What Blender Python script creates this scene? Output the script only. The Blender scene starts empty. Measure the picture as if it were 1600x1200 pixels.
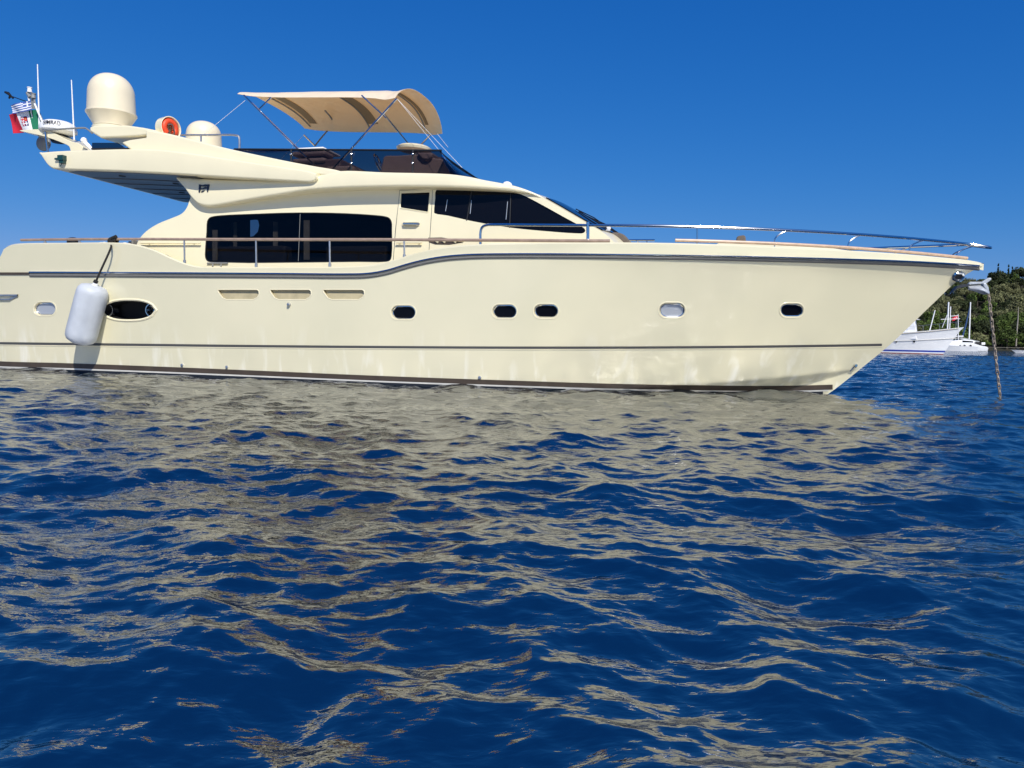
import bpy, bmesh, math, random
import numpy as np
from mathutils import Vector, Matrix

random.seed(7)
rng = np.random.default_rng(11)
R = math.radians
scene = bpy.context.scene
COL = scene.collection

# ------------------------------------------------------------------ camera
H_CAM = 1.10
PITCH, ROLL = R(3.515), R(1.197)
F_PX = 1200.0
_r0, _u0, _f0 = Vector((1, 0, 0)), Vector((0, math.sin(PITCH), math.cos(PITCH))), Vector((0, math.cos(PITCH), -math.sin(PITCH)))
_right = _r0 * math.cos(ROLL) + _u0 * math.sin(ROLL)
_up = -_r0 * math.sin(ROLL) + _u0 * math.cos(ROLL)
CAM = Vector((0, 0, H_CAM))
cam_data = bpy.data.cameras.new("camera")
cam_data.sensor_width = 36.0
cam_data.lens = F_PX / 1600.0 * 36.0
cam_data.clip_start = 0.05
cam_data.clip_end = 20000
cam = bpy.data.objects.new("camera", cam_data)
COL.objects.link(cam)
cam.matrix_world = Matrix(((_right.x, _up.x, -_f0.x, 0), (_right.y, _up.y, -_f0.y, 0), (_right.z, _up.z, -_f0.z, H_CAM), (0, 0, 0, 1)))
scene.camera = cam

# ------------------------------------------------------------------ sky + sun
SUN_EL, SUN_AZ = R(44), R(18)          # sun behind the camera, a little to the right
SUN_DIR = Vector((math.sin(SUN_AZ) * math.cos(SUN_EL), -math.cos(SUN_AZ) * math.cos(SUN_EL), math.sin(SUN_EL)))
world = bpy.data.worlds.new("World")
scene.world = world
world.use_nodes = True
nt = world.node_tree
nt.nodes.clear()
sky = nt.nodes.new("ShaderNodeTexSky")
sky.sky_type = 'NISHITA'
sky.sun_disc = False
sky.sun_elevation = SUN_EL
sky.sun_rotation = math.pi - SUN_AZ
sky.altitude = 0
sky.air_density = 1.0
sky.dust_density = 0.15
sky.ozone_density = 6.0
SKY_STR = 0.11
sep = nt.nodes.new("ShaderNodeSeparateColor")
comb = nt.nodes.new("ShaderNodeCombineColor")
nt.links.new(sky.outputs[0], sep.inputs[0])
# tone of this clear deep-blue sky: per-channel power curve on the sky's own radiance
TONE = ((0.38, 4.4, 1.9, 0.20), (0.62, 0.688, 0.86, 0.9), (0.92, 0.762, 0.53, 1.0))
for k, (mul_, a_, g_, top_) in enumerate(TONE):
    m1 = nt.nodes.new("ShaderNodeMath"); m1.operation = 'MULTIPLY'; m1.inputs[1].default_value = mul_ * SKY_STR
    m2 = nt.nodes.new("ShaderNodeMath"); m2.operation = 'POWER'; m2.inputs[1].default_value = g_
    m3 = nt.nodes.new("ShaderNodeMath"); m3.operation = 'MULTIPLY'; m3.inputs[1].default_value = a_
    m4 = nt.nodes.new("ShaderNodeMath"); m4.operation = 'MINIMUM'; m4.inputs[1].default_value = top_
    m5 = nt.nodes.new("ShaderNodeMath"); m5.operation = 'DIVIDE'; m5.inputs[1].default_value = SKY_STR
    nt.links.new(sep.outputs[k], m1.inputs[0]); nt.links.new(m1.outputs[0], m2.inputs[0]); nt.links.new(m2.outputs[0], m3.inputs[0])
    nt.links.new(m3.outputs[0], m4.inputs[0]); nt.links.new(m4.outputs[0], m5.inputs[0]); nt.links.new(m5.outputs[0], comb.inputs[k])
bg = nt.nodes.new("ShaderNodeBackground")
bg.inputs['Strength'].default_value = SKY_STR
wo = nt.nodes.new("ShaderNodeOutputWorld")
nt.links.new(comb.outputs[0], bg.inputs['Color'])
nt.links.new(bg.outputs[0], wo.inputs['Surface'])
sun_data = bpy.data.lights.new("sun", 'SUN')
sun_data.energy = 4.7
sun_data.angle = R(0.5)
sun_data.color = (1.0, 0.95, 0.86)
sun = bpy.data.objects.new("sun", sun_data)
sun.rotation_euler = SUN_DIR.to_track_quat('Z', 'Y').to_euler()
sun.location = (0, 0, 60)
COL.objects.link(sun)
scene.view_settings.view_transform = 'Standard'
scene.view_settings.look = 'None'
scene.view_settings.exposure = 0.0
scene.view_settings.gamma = 1.0
scene.render.engine = 'CYCLES'
scene.cycles.use_denoising = True
scene.cycles.denoising_prefilter = 'ACCURATE'
scene.cycles.max_bounces = 8
scene.cycles.transparent_max_bounces = 12
scene.cycles.sample_clamp_indirect = 20.0
scene.cycles.blur_glossy = 0.3

# ------------------------------------------------------------------ materials
def new_mat(name):
    m = bpy.data.materials.new(name)
    m.use_nodes = True
    return m, m.node_tree, m.node_tree.nodes["Principled BSDF"]

def mat(name, color, rough=0.4, metal=0.0, spec=0.5, coat=0.0, noise=0.0, nscale=3.0, bump=0.0, bscale=20.0):
    m, t, p = new_mat(name)
    p.inputs['Base Color'].default_value = (*color, 1)
    p.inputs['Roughness'].default_value = rough
    p.inputs['Metallic'].default_value = metal
    p.inputs['Specular IOR Level'].default_value = spec
    p.inputs['Coat Weight'].default_value = coat
    p.inputs['Coat Roughness'].default_value = 0.05
    tc = None
    if noise > 0 or bump > 0:
        tc = t.nodes.new("ShaderNodeTexCoord")
    if noise > 0:
        n = t.nodes.new("ShaderNodeTexNoise")
        n.inputs['Scale'].default_value = nscale
        n.inputs['Detail'].default_value = 5
        t.links.new(tc.outputs['Object'], n.inputs['Vector'])
        mr = t.nodes.new("ShaderNodeMapRange")
        mr.inputs['From Min'].default_value = 0.3
        mr.inputs['From Max'].default_value = 0.7
        mr.inputs['To Min'].default_value = 1 - noise
        mr.inputs['To Max'].default_value = 1 + noise
        t.links.new(n.outputs['Fac'], mr.inputs['Value'])
        mx = t.nodes.new("ShaderNodeMix")
        mx.data_type = 'RGBA'
        mx.blend_type = 'MULTIPLY'
        mx.inputs[0].default_value = 1.0
        mx.inputs[6].default_value = (*color, 1)
        t.links.new(mr.outputs[0], mx.inputs[7])
        t.links.new(mx.outputs[2], p.inputs['Base Color'])
    if bump > 0:
        n2 = t.nodes.new("ShaderNodeTexNoise")
        n2.inputs['Scale'].default_value = bscale
        n2.inputs['Detail'].default_value = 4
        t.links.new(tc.outputs['Object'], n2.inputs['Vector'])
        b = t.nodes.new("ShaderNodeBump")
        b.inputs['Strength'].default_value = 1.0
        b.inputs['Distance'].default_value = bump
        t.links.new(n2.outputs['Fac'], b.inputs['Height'])
        t.links.new(b.outputs[0], p.inputs['Normal'])
    return m

CREAM = (0.84, 0.765, 0.53)
M = {}
M['cream'] = mat('cream_gelcoat', CREAM, rough=0.28, coat=0.35, noise=0.025, nscale=1.3, bump=0.0012, bscale=1.6)
M['cream_matte'] = mat('cream_plain', CREAM, rough=0.45, noise=0.02)
M['dome'] = mat('dome_plastic', (0.80, 0.71, 0.52), rough=0.4, coat=0.1, noise=0.02)
M['grey_rubber'] = mat('grey_rubber', (0.17, 0.165, 0.15), rough=0.45, noise=0.06, nscale=8)
M['steel'] = mat('stainless_steel', (0.72, 0.72, 0.72), rough=0.12, metal=1.0)
M['steel_dull'] = mat('galvanised_steel', (0.52, 0.53, 0.54), rough=0.38, metal=0.85, noise=0.15, nscale=12)
M['teak'] = mat('teak_varnished', (0.34, 0.245, 0.19), rough=0.35, noise=0.15, nscale=7)
M['dark_stripe'] = mat('dark_grey_stripe', (0.085, 0.083, 0.078), rough=0.35)
M['brown_stripe'] = mat('brown_boot_stripe', (0.075, 0.056, 0.040), rough=0.35, noise=0.12, nscale=4)
M['white_stripe'] = mat('white_waterline', (0.62, 0.60, 0.54), rough=0.4)
M['antifoul'] = mat('dark_antifouling', (0.02, 0.025, 0.035), rough=0.6)
M['black'] = mat('black_plastic', (0.012, 0.012, 0.013), rough=0.4)
M['recess_black'] = mat('dark_interior', (0.010, 0.010, 0.012), rough=0.7)
M['interior'] = mat('interior_lining', (0.05, 0.045, 0.042), rough=0.7, noise=0.3, nscale=2)
M['curtain'] = mat('beige_curtain', (0.72, 0.63, 0.48), rough=0.9, noise=0.1, nscale=6)
M['chrome_grey'] = mat('porthole_blind', (0.50, 0.53, 0.58), rough=0.2, metal=0.3)
M['brown_vinyl'] = mat('brown_vinyl', (0.34, 0.25, 0.22), rough=0.55, noise=0.08, nscale=9)
M['brown_dark'] = mat('dark_brown_vinyl', (0.14, 0.09, 0.08), rough=0.5, noise=0.08, nscale=9)
M['taupe'] = mat('taupe_cushion', (0.13, 0.105, 0.085), rough=0.8, noise=0.1, nscale=14)
M['white'] = mat('white_paint', (0.86, 0.86, 0.85), rough=0.35, noise=0.02)
M['white_cloth'] = mat('white_cloth', (0.78, 0.77, 0.74), rough=0.9)
M['orange'] = mat('orange_life_ring', (0.80, 0.075, 0.02), rough=0.5, noise=0.12, nscale=10)
M['rope_black'] = mat('black_rope', (0.015, 0.014, 0.014), rough=0.9, noise=0.3, nscale=60)
M['rope_pale'] = mat('pale_rope', (0.42, 0.38, 0.3), rough=0.9)
M['flag_white'] = mat('flag_white', (0.80, 0.80, 0.82), rough=0.9)
M['flag_blue'] = mat('flag_blue', (0.05, 0.10, 0.36), rough=0.9)
M['flag_red'] = mat('flag_red', (0.55, 0.012, 0.035), rough=0.9)
M['flag_green'] = mat('flag_green', (0.01, 0.17, 0.09), rough=0.9)
M['flag_gold'] = mat('flag_gold', (0.45, 0.25, 0.05), rough=0.9)
M['flag_navy'] = mat('flag_navy', (0.02, 0.035, 0.12), rough=0.9)
M['green_light'] = mat('green_navigation_lens', (0.012, 0.055, 0.05), rough=0.25)
M['grey_plastic'] = mat('grey_plastic', (0.24, 0.245, 0.24), rough=0.5)
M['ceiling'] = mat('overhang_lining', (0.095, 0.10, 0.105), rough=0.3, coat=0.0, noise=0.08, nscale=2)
M['wicker'] = mat('grey_wicker', (0.20, 0.19, 0.18), rough=0.9, noise=0.4, nscale=40)
M['blue_hull'] = mat('blue_boot_paint', (0.012, 0.05, 0.40), rough=0.35)
M['red_hull'] = mat('red_antifouling', (0.25, 0.05, 0.03), rough=0.6)
M['emblem'] = mat('dark_emblem', (0.05, 0.055, 0.07), rough=0.25, metal=0.4)
M['deck_grey'] = mat('deck_nonskid', (0.62, 0.55, 0.42), rough=0.7, noise=0.04)
M['navy_sail'] = mat('blue_sailcover', (0.02, 0.06, 0.16), rough=0.8)

M['vent_tan'] = mat('vent_louvre', (0.44, 0.38, 0.23), rough=0.5, noise=0.12, nscale=5)
def hull_material():
    m, t, p = new_mat('hull_gelcoat')
    p.inputs['Roughness'].default_value = 0.2
    p.inputs['Coat Weight'].default_value = 1.0
    p.inputs['Coat Roughness'].default_value = 0.03
    tc = t.nodes.new("ShaderNodeTexCoord")
    # pale streaks painted low on the topsides, imitating light rippling off the water
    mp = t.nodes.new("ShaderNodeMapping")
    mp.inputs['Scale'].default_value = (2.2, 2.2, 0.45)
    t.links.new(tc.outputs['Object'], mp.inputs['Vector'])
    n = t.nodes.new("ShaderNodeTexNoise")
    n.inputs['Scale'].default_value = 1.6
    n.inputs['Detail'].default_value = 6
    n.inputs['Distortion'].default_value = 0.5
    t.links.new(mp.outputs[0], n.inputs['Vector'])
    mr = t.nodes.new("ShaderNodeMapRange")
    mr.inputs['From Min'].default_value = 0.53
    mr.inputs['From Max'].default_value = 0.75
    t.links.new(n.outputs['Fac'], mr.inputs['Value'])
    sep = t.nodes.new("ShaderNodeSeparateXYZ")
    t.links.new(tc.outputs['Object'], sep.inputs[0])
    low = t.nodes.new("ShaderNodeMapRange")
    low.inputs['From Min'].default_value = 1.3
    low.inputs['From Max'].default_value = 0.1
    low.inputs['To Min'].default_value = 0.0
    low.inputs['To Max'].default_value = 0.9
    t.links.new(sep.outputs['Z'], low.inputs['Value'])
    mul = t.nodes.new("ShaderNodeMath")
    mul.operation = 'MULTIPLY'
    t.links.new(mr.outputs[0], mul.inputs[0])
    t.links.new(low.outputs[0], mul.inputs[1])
    big = t.nodes.new("ShaderNodeTexNoise")
    big.inputs['Scale'].default_value = 0.5
    big.inputs['Detail'].default_value = 3
    t.links.new(tc.outputs['Object'], big.inputs['Vector'])
    br = t.nodes.new("ShaderNodeValToRGB")
    br.color_ramp.elements[0].position = 0.35
    br.color_ramp.elements[0].color = (0.735, 0.685, 0.475, 1)
    br.color_ramp.elements[1].position = 0.65
    br.color_ramp.elements[1].color = (0.785, 0.725, 0.505, 1)
    t.links.new(big.outputs['Fac'], br.inputs[0])
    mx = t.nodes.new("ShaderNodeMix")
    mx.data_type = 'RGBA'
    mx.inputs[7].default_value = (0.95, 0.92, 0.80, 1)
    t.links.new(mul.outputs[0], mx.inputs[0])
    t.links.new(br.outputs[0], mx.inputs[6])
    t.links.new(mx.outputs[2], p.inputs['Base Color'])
    # fairing unevenness of a real moulded hull
    nb = t.nodes.new("ShaderNodeTexNoise")
    nb.inputs['Scale'].default_value = 0.9
    nb.inputs['Detail'].default_value = 2
    t.links.new(tc.outputs['Object'], nb.inputs['Vector'])
    b = t.nodes.new("ShaderNodeBump")
    b.inputs['Distance'].default_value = 0.006
    t.links.new(nb.outputs['Fac'], b.inputs['Height'])
    t.links.new(b.outputs[0], p.inputs['Normal'])
    return m
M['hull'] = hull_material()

def glass_material(name, tint, gloss=0.035, ior=1.45):
    m = bpy.data.materials.new(name)
    m.use_nodes = True
    t = m.node_tree
    t.nodes.clear()
    out = t.nodes.new("ShaderNodeOutputMaterial")
    tr = t.nodes.new("ShaderNodeBsdfTransparent")
    tr.inputs[0].default_value = (*tint, 1)
    gl = t.nodes.new("ShaderNodeBsdfGlossy")
    gl.inputs['Roughness'].default_value = gloss
    fr = t.nodes.new("ShaderNodeFresnel")
    fr.inputs['IOR'].default_value = ior
    mx = t.nodes.new("ShaderNodeMixShader")
    t.links.new(fr.outputs[0], mx.inputs[0])
    t.links.new(tr.outputs[0], mx.inputs[1])
    t.links.new(gl.outputs[0], mx.inputs[2])
    t.links.new(mx.outputs[0], out.inputs['Surface'])
    return m
M['glass'] = glass_material('smoked_window_glass', (0.45, 0.46, 0.49), ior=1.30)
M['acrylic'] = glass_material('tinted_acrylic', (0.42, 0.40, 0.41), ior=1.35)
M['clear'] = glass_material('clear_acrylic', (0.72, 0.74, 0.76))
M['dark_glass'] = mat('black_glass', (0.004, 0.004, 0.006), rough=0.04, spec=0.24)

def canvas_material():
    m = bpy.data.materials.new('cream_canvas')
    m.use_nodes = True
    t = m.node_tree
    p = t.nodes["Principled BSDF"]
    out = t.nodes["Material Output"]
    p.inputs['Base Color'].default_value = (0.88, 0.82, 0.66, 1)
    p.inputs['Roughness'].default_value = 0.85
    tl = t.nodes.new("ShaderNodeBsdfTranslucent")
    tl.inputs[0].default_value = (1.0, 0.68, 0.29, 1)
    mx = t.nodes.new("ShaderNodeMixShader")
    mx.inputs[0].default_value = 0.34
    t.links.new(p.outputs[0], mx.inputs[1])
    t.links.new(tl.outputs[0], mx.inputs[2])
    t.links.new(mx.outputs[0], out.inputs['Surface'])
    tc = t.nodes.new("ShaderNodeTexCoord")
    n = t.nodes.new("ShaderNodeTexNoise")
    n.inputs['Scale'].default_value = 1.4
    n.inputs['Detail'].default_value = 3
    n.inputs['Distortion'].default_value = 0.6
    t.links.new(tc.outputs['Object'], n.inputs['Vector'])
    b = t.nodes.new("ShaderNodeBump")
    b.inputs['Distance'].default_value = 0.09
    t.links.new(n.outputs['Fac'], b.inputs['Height'])
    t.links.new(b.outputs[0], p.inputs['Normal'])
    return m
M['canvas'] = canvas_material()

def water_material():
    m, t, p = new_mat('sea_water')
    p.inputs['Base Color'].default_value = (0.0006, 0.006, 0.011, 1)
    p.inputs['Roughness'].default_value = 0.04
    p.inputs['IOR'].default_value = 3.20
    p.inputs['Specular IOR Level'].default_value = 0.5
    geo = t.nodes.new("ShaderNodeNewGeometry")
    def layer(sx, sy, rot, scale, dist, detail, prev, fade=None, distort=0.3):
        mp = t.nodes.new("ShaderNodeMapping")
        mp.inputs['Scale'].default_value = (sx, sy, 1)
        mp.inputs['Rotation'].default_value = (0, 0, rot)
        t.links.new(geo.outputs['Position'], mp.inputs['Vector'])
        n = t.nodes.new("ShaderNodeTexNoise")
        n.inputs['Scale'].default_value = scale
        n.inputs['Detail'].default_value = detail
        n.inputs['Distortion'].default_value = distort
        t.links.new(mp.outputs[0], n.inputs['Vector'])
        b = t.nodes.new("ShaderNodeBump")
        b.inputs['Strength'].default_value = 1.0
        b.inputs['Distance'].default_value = dist
        t.links.new(n.outputs['Fac'], b.inputs['Height'])
        if fade is not None:
            t.links.new(fade, b.inputs['Strength'])
        if prev is not None:
            t.links.new(prev.outputs[0], b.inputs['Normal'])
        return b
    at = t.nodes.new("ShaderNodeAttribute")
    at.attribute_name = 'far'
    b0 = layer(0.6, 1.0, 0.15, 0.9, 0.30, 3, None, at.outputs['Fac'])
    am = t.nodes.new("ShaderNodeAttribute")
    am.attribute_name = 'mid'
    b0 = layer(0.5, 1.0, -0.12, 2.4, 0.085, 2, b0, am.outputs['Fac'])
    b1 = layer(0.55, 1.0, 0.35, 5.0, 0.015, 3, b0)
    b2 = layer(0.5, 1.0, -0.30, 19.0, 0.0052, 3, b1)
    t.links.new(b2.outputs[0], p.inputs['Normal'])
    return m
M['water'] = water_material()

# ------------------------------------------------------------------ pixel -> place (boat frame)
PSI = R(15)
BOAT_V0 = 18.8
B_U = Vector((math.cos(PSI), -math.sin(PSI), 0))
B_V = Vector((math.sin(PSI), math.cos(PSI), 0))
B_O = B_V * BOAT_V0
BOAT_M = Matrix.Translation(B_O) @ Matrix.Rotation(-PSI, 4, 'Z')
BOAT_I = BOAT_M.inverted()
CAM_L = BOAT_I @ CAM

def ray_w(px, py):
    return (_right * ((px - 800) / F_PX) + _up * (-(py - 600) / F_PX) + _f0)

def ray_l(px, py):
    return BOAT_I.to_3x3() @ ray_w(px, py)

def P(px, py, v):
    """point of the boat frame seen at photo pixel px,py on the fore-and-aft plane v"""
    d = ray_l(px, py)
    t = (v - CAM_L.y) / d.y
    return CAM_L + d * t

def hit(px, py, vf):
    d = ray_l(px, py)
    f = lambda t: (CAM_L.y + d.y * t) - vf(CAM_L.x + d.x * t, CAM_L.z + d.z * t)
    t0 = 9.0
    f0 = f(t0)
    t = t0
    while t < 34:
        t1 = t + 0.35
        f1 = f(t1)
        if f0 <= 0 <= f1:
            a, b = t, t1
            for _ in range(34):
                c = 0.5 * (a + b)
                if f(c) < 0:
                    a = c
                else:
                    b = c
            return CAM_L + d * (0.5 * (a + b))
        t, f0 = t1, f1
    return P(px, py, 0.0)

def W(px, py, depth):
    """world point at a given distance along the view axis"""
    return CAM + ray_w(px, py) * depth

def WG(px, py, z=0.0):
    d = ray_w(px, py)
    return CAM + d * ((z - H_CAM) / d.z)

def pxm(p):
    """metres per photo pixel at a boat-frame point"""
    w = (BOAT_M @ p) - CAM
    dep = w.dot(_f0)
    return dep / F_PX * dep / math.hypot(dep, w.x)

def crv(pts, n=8, closed=False):
    """Catmull-Rom through 2-D or 3-D points"""
    p = [Vector(q) for q in pts]
    out = []
    L = len(p)
    rngi = range(L if closed else L - 1)
    for i in rngi:
        if closed:
            a, b, c, d = p[(i - 1) % L], p[i], p[(i + 1) % L], p[(i + 2) % L]
        else:
            b, c = p[i], p[i + 1]
            a = p[i - 1] if i > 0 else b + (b - c)
            d = p[i + 2] if i + 2 < L else c + (c - b)
        la, lb, lc = max((b - a).length, 1e-6) ** 0.5, max((c - b).length, 1e-6) ** 0.5, max((d - c).length, 1e-6) ** 0.5
        m1 = ((b - a) / la - (c - a) / (la + lb) + (c - b) / lb) * lb
        m2 = ((c - b) / lb - (d - b) / (lb + lc) + (d - c) / lc) * lb
        for k in range(n):
            s = k / n
            out.append(b * (2 * s ** 3 - 3 * s ** 2 + 1) + m1 * (s ** 3 - 2 * s ** 2 + s) + c * (-2 * s ** 3 + 3 * s ** 2) + m2 * (s ** 3 - s ** 2))
    if not closed:
        out.append(p[-1].copy())
    return out

# ------------------------------------------------------------------ object helpers
class Thing:
    pass

def tag(o, label=None, cat=None, group=None, kind=None):
    if label: o['label'] = label
    if cat: o['category'] = cat
    if group: o['group'] = group
    if kind: o['kind'] = kind

def thing(name, label, cat, base, frame=None, group=None):
    """Empty at the base of a thing; base is given in frame coordinates"""
    frame = frame if frame is not None else Matrix.Identity(4)
    e = bpy.data.objects.new(name, None)
    e.empty_display_size = 0.3
    COL.objects.link(e)
    e.matrix_world = frame @ Matrix.Translation(Vector(base))
    tag(e, label, cat, group)
    T = Thing()
    T.obj, T.off = e, Vector(base)
    return T

class MB:
    def __init__(self):
        self.v, self.f, self.m = [], [], []
    def face(self, idx, mi=0):
        self.f.append(tuple(idx)); self.m.append(mi)
    def add(self, pts, faces, mi=0):
        o = len(self.v)
        self.v.extend(Vector(p) for p in pts)
        for f in faces:
            self.face([o + i for i in f], mi)
    def tube(self, pts, r, n=8, mi=0, closed=False):
        pts = [Vector(p) for p in pts]
        L = len(pts)
        rr = r if isinstance(r, (list, tuple)) else [r] * L
        o = len(self.v)
        up = None
        for i in range(L):
            if closed:
                tg = pts[(i + 1) % L] - pts[i - 1]
            else:
                tg = pts[min(i + 1, L - 1)] - pts[max(i - 1, 0)]
            tg = tg.normalized() if tg.length > 1e-9 else Vector((0, 0, 1))
            if up is None:
                up = Vector((0, 0, 1)) if abs(tg.z) < 0.9 else Vector((0, 1, 0))
            a = (up - tg * up.dot(tg))
            if a.length < 1e-5:
                a = tg.orthogonal()
            a.normalize()
            up = a
            b = tg.cross(a)
            for k in range(n):
                an = 2 * math.pi * k / n
                self.v.append(pts[i] + (a * math.cos(an) + b * math.sin(an)) * rr[i])
        for i in range(L if closed else L - 1):
            j = (i + 1) % L
            for k in range(n):
                self.face((o + i * n + k, o + i * n + (k + 1) % n, o + j * n + (k + 1) % n, o + j * n + k), mi)
        if not closed:
            self.face([o + k for k in range(n)][::-1], mi)
            self.face([o + (L - 1) * n + k for k in range(n)], mi)
    def box(self, c, s, mi=0, rot=None):
        c = Vector(c)
        pts = []
        for x in (-.5, .5):
            for y in (-.5, .5):
                for z in (-.5, .5):
                    q = Vector((x * s[0], y * s[1], z * s[2]))
                    if rot is not None:
                        q = rot @ q
                    pts.append(c + q)
        self.add(pts, [(0, 1, 3, 2), (4, 6, 7, 5), (0, 4, 5, 1), (2, 3, 7, 6), (0, 2, 6, 4), (1, 5, 7, 3)], mi)
    def lathe(self, base, axis, prof, n=32, mi=0, ref=None):
        """prof: list of (radius, height) along axis from base"""
        base, axis = Vector(base), Vector(axis).normalized()
        a = axis.orthogonal().normalized() if ref is None else (Vector(ref) - axis * axis.dot(Vector(ref))).normalized()
        b = axis.cross(a)
        o = len(self.v)
        for r, h in prof:
            for k in range(n):
                an = 2 * math.pi * k / n
                self.v.append(base + axis * h + (a * math.cos(an) + b * math.sin(an)) * max(r, 1e-4))
        for i in range(len(prof) - 1):
            for k in range(n):
                self.face((o + i * n + k, o + i * n + (k + 1) % n, o + (i + 1) * n + (k + 1) % n, o + (i + 1) * n + k), mi)
        self.face([o + k for k in range(n)][::-1], mi)
        e = o + (len(prof) - 1) * n
        self.face([e + k for k in range(n)], mi)
    def prism(self, front, back, mi=0):
        """solid between two matching outlines"""
        n = len(front)
        o = len(self.v)
        self.v.extend(Vector(p) for p in front)
        self.v.extend(Vector(p) for p in back)
        self.face([o + i for i in range(n)], mi)
        self.face([o + n + i for i in range(n)][::-1], mi)
        for i in range(n):
            j = (i + 1) % n
            self.face((o + j, o + i, o + n + i, o + n + j), mi)
    def loft(self, rings, mi=0, cap=True, closed=True):
        n = len(rings[0])
        o = len(self.v)
        for r in rings:
            self.v.extend(Vector(p) for p in r)
        for i in range(len(rings) - 1):
            for k in range(n if closed else n - 1):
                k2 = (k + 1) % n
                self.face((o + i * n + k, o + i * n + k2, o + (i + 1) * n + k2, o + (i + 1) * n + k), mi)
        if cap and closed:
            self.face([o + k for k in range(n)][::-1], mi)
            e = o + (len(rings) - 1) * n
            self.face([e + k for k in range(n)], mi)
    def mirror_v(self):
        o = len(self.v)
        nf = len(self.f)
        self.v.extend(Vector((p.x, -p.y, p.z)) for p in list(self.v))
        for i in range(nf):
            self.face([o + k for k in self.f[i]][::-1], self.m[i])
    def build(self, name, mats, parent, smooth=True, angle=35, bevel=0.0, bseg=2, weld=False):
        off = parent.off if isinstance(parent, Thing) else Vector(parent['_off']) if parent is not None else Vector((0, 0, 0))
        me = bpy.data.meshes.new(name)
        me.from_pydata([tuple(p - off) for p in self.v], [], self.f)
        if not isinstance(mats, (list, tuple)):
            mats = [mats]
        for x in mats:
            me.materials.append(x)
        me.polygons.foreach_set('material_index', self.m)
        bm = bmesh.new()
        bm.from_mesh(me)
        if weld:
            bmesh.ops.remove_doubles(bm, verts=bm.verts, dist=1e-4)
        bmesh.ops.dissolve_degenerate(bm, edges=bm.edges, dist=1e-5)
        bmesh.ops.recalc_face_normals(bm, faces=bm.faces)
        bm.to_mesh(me)
        bm.free()
        o = bpy.data.objects.new(name, me)
        COL.objects.link(o)
        if parent is not None:
            o.parent = parent.obj if isinstance(parent, Thing) else parent
        o['_off'] = tuple(off)
        if smooth:
            me.polygons.foreach_set('use_smooth', [True] * len(me.polygons))
            me.set_sharp_from_angle(angle=R(angle))
        if bevel > 0:
            b = o.modifiers.new('bevel', 'BEVEL')
            b.width = bevel
            b.segments = bseg
            b.limit_method = 'ANGLE'
            b.angle_limit = R(40)
        return o

def bake_boolean(o, cutter_mb, cutter_mats, angle=30):
    """cut pockets out of o and keep the result as its plain mesh"""
    off = Vector(o['_off'])
    me = bpy.data.meshes.new('cut')
    me.from_pydata([tuple(p - off) for p in cutter_mb.v], [], cutter_mb.f)
    for x in cutter_mats:
        me.materials.append(x)
    me.polygons.foreach_set('material_index', cutter_mb.m)
    bm = bmesh.new(); bm.from_mesh(me)
    bmesh.ops.recalc_face_normals(bm, faces=bm.faces)
    bm.to_mesh(me); bm.free()
    c = bpy.data.objects.new('cut', me)
    COL.objects.link(c)
    c.matrix_world = o.parent.matrix_world if o.parent else Matrix.Identity(4)
    md = o.modifiers.new('bool', 'BOOLEAN')
    md.operation = 'DIFFERENCE'
    md.solver = 'EXACT'
    md.material_mode = 'TRANSFER'
    md.object = c
    bpy.context.view_layer.update()
    dg = bpy.context.evaluated_depsgraph_get()
    new = bpy.data.meshes.new_from_object(o.evaluated_get(dg))
    o.modifiers.clear()
    o.data = new
    new.polygons.foreach_set('use_smooth', [True] * len(new.polygons))
    new.set_sharp_from_angle(angle=R(angle))
    bpy.data.objects.remove(c)
    return o

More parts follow.
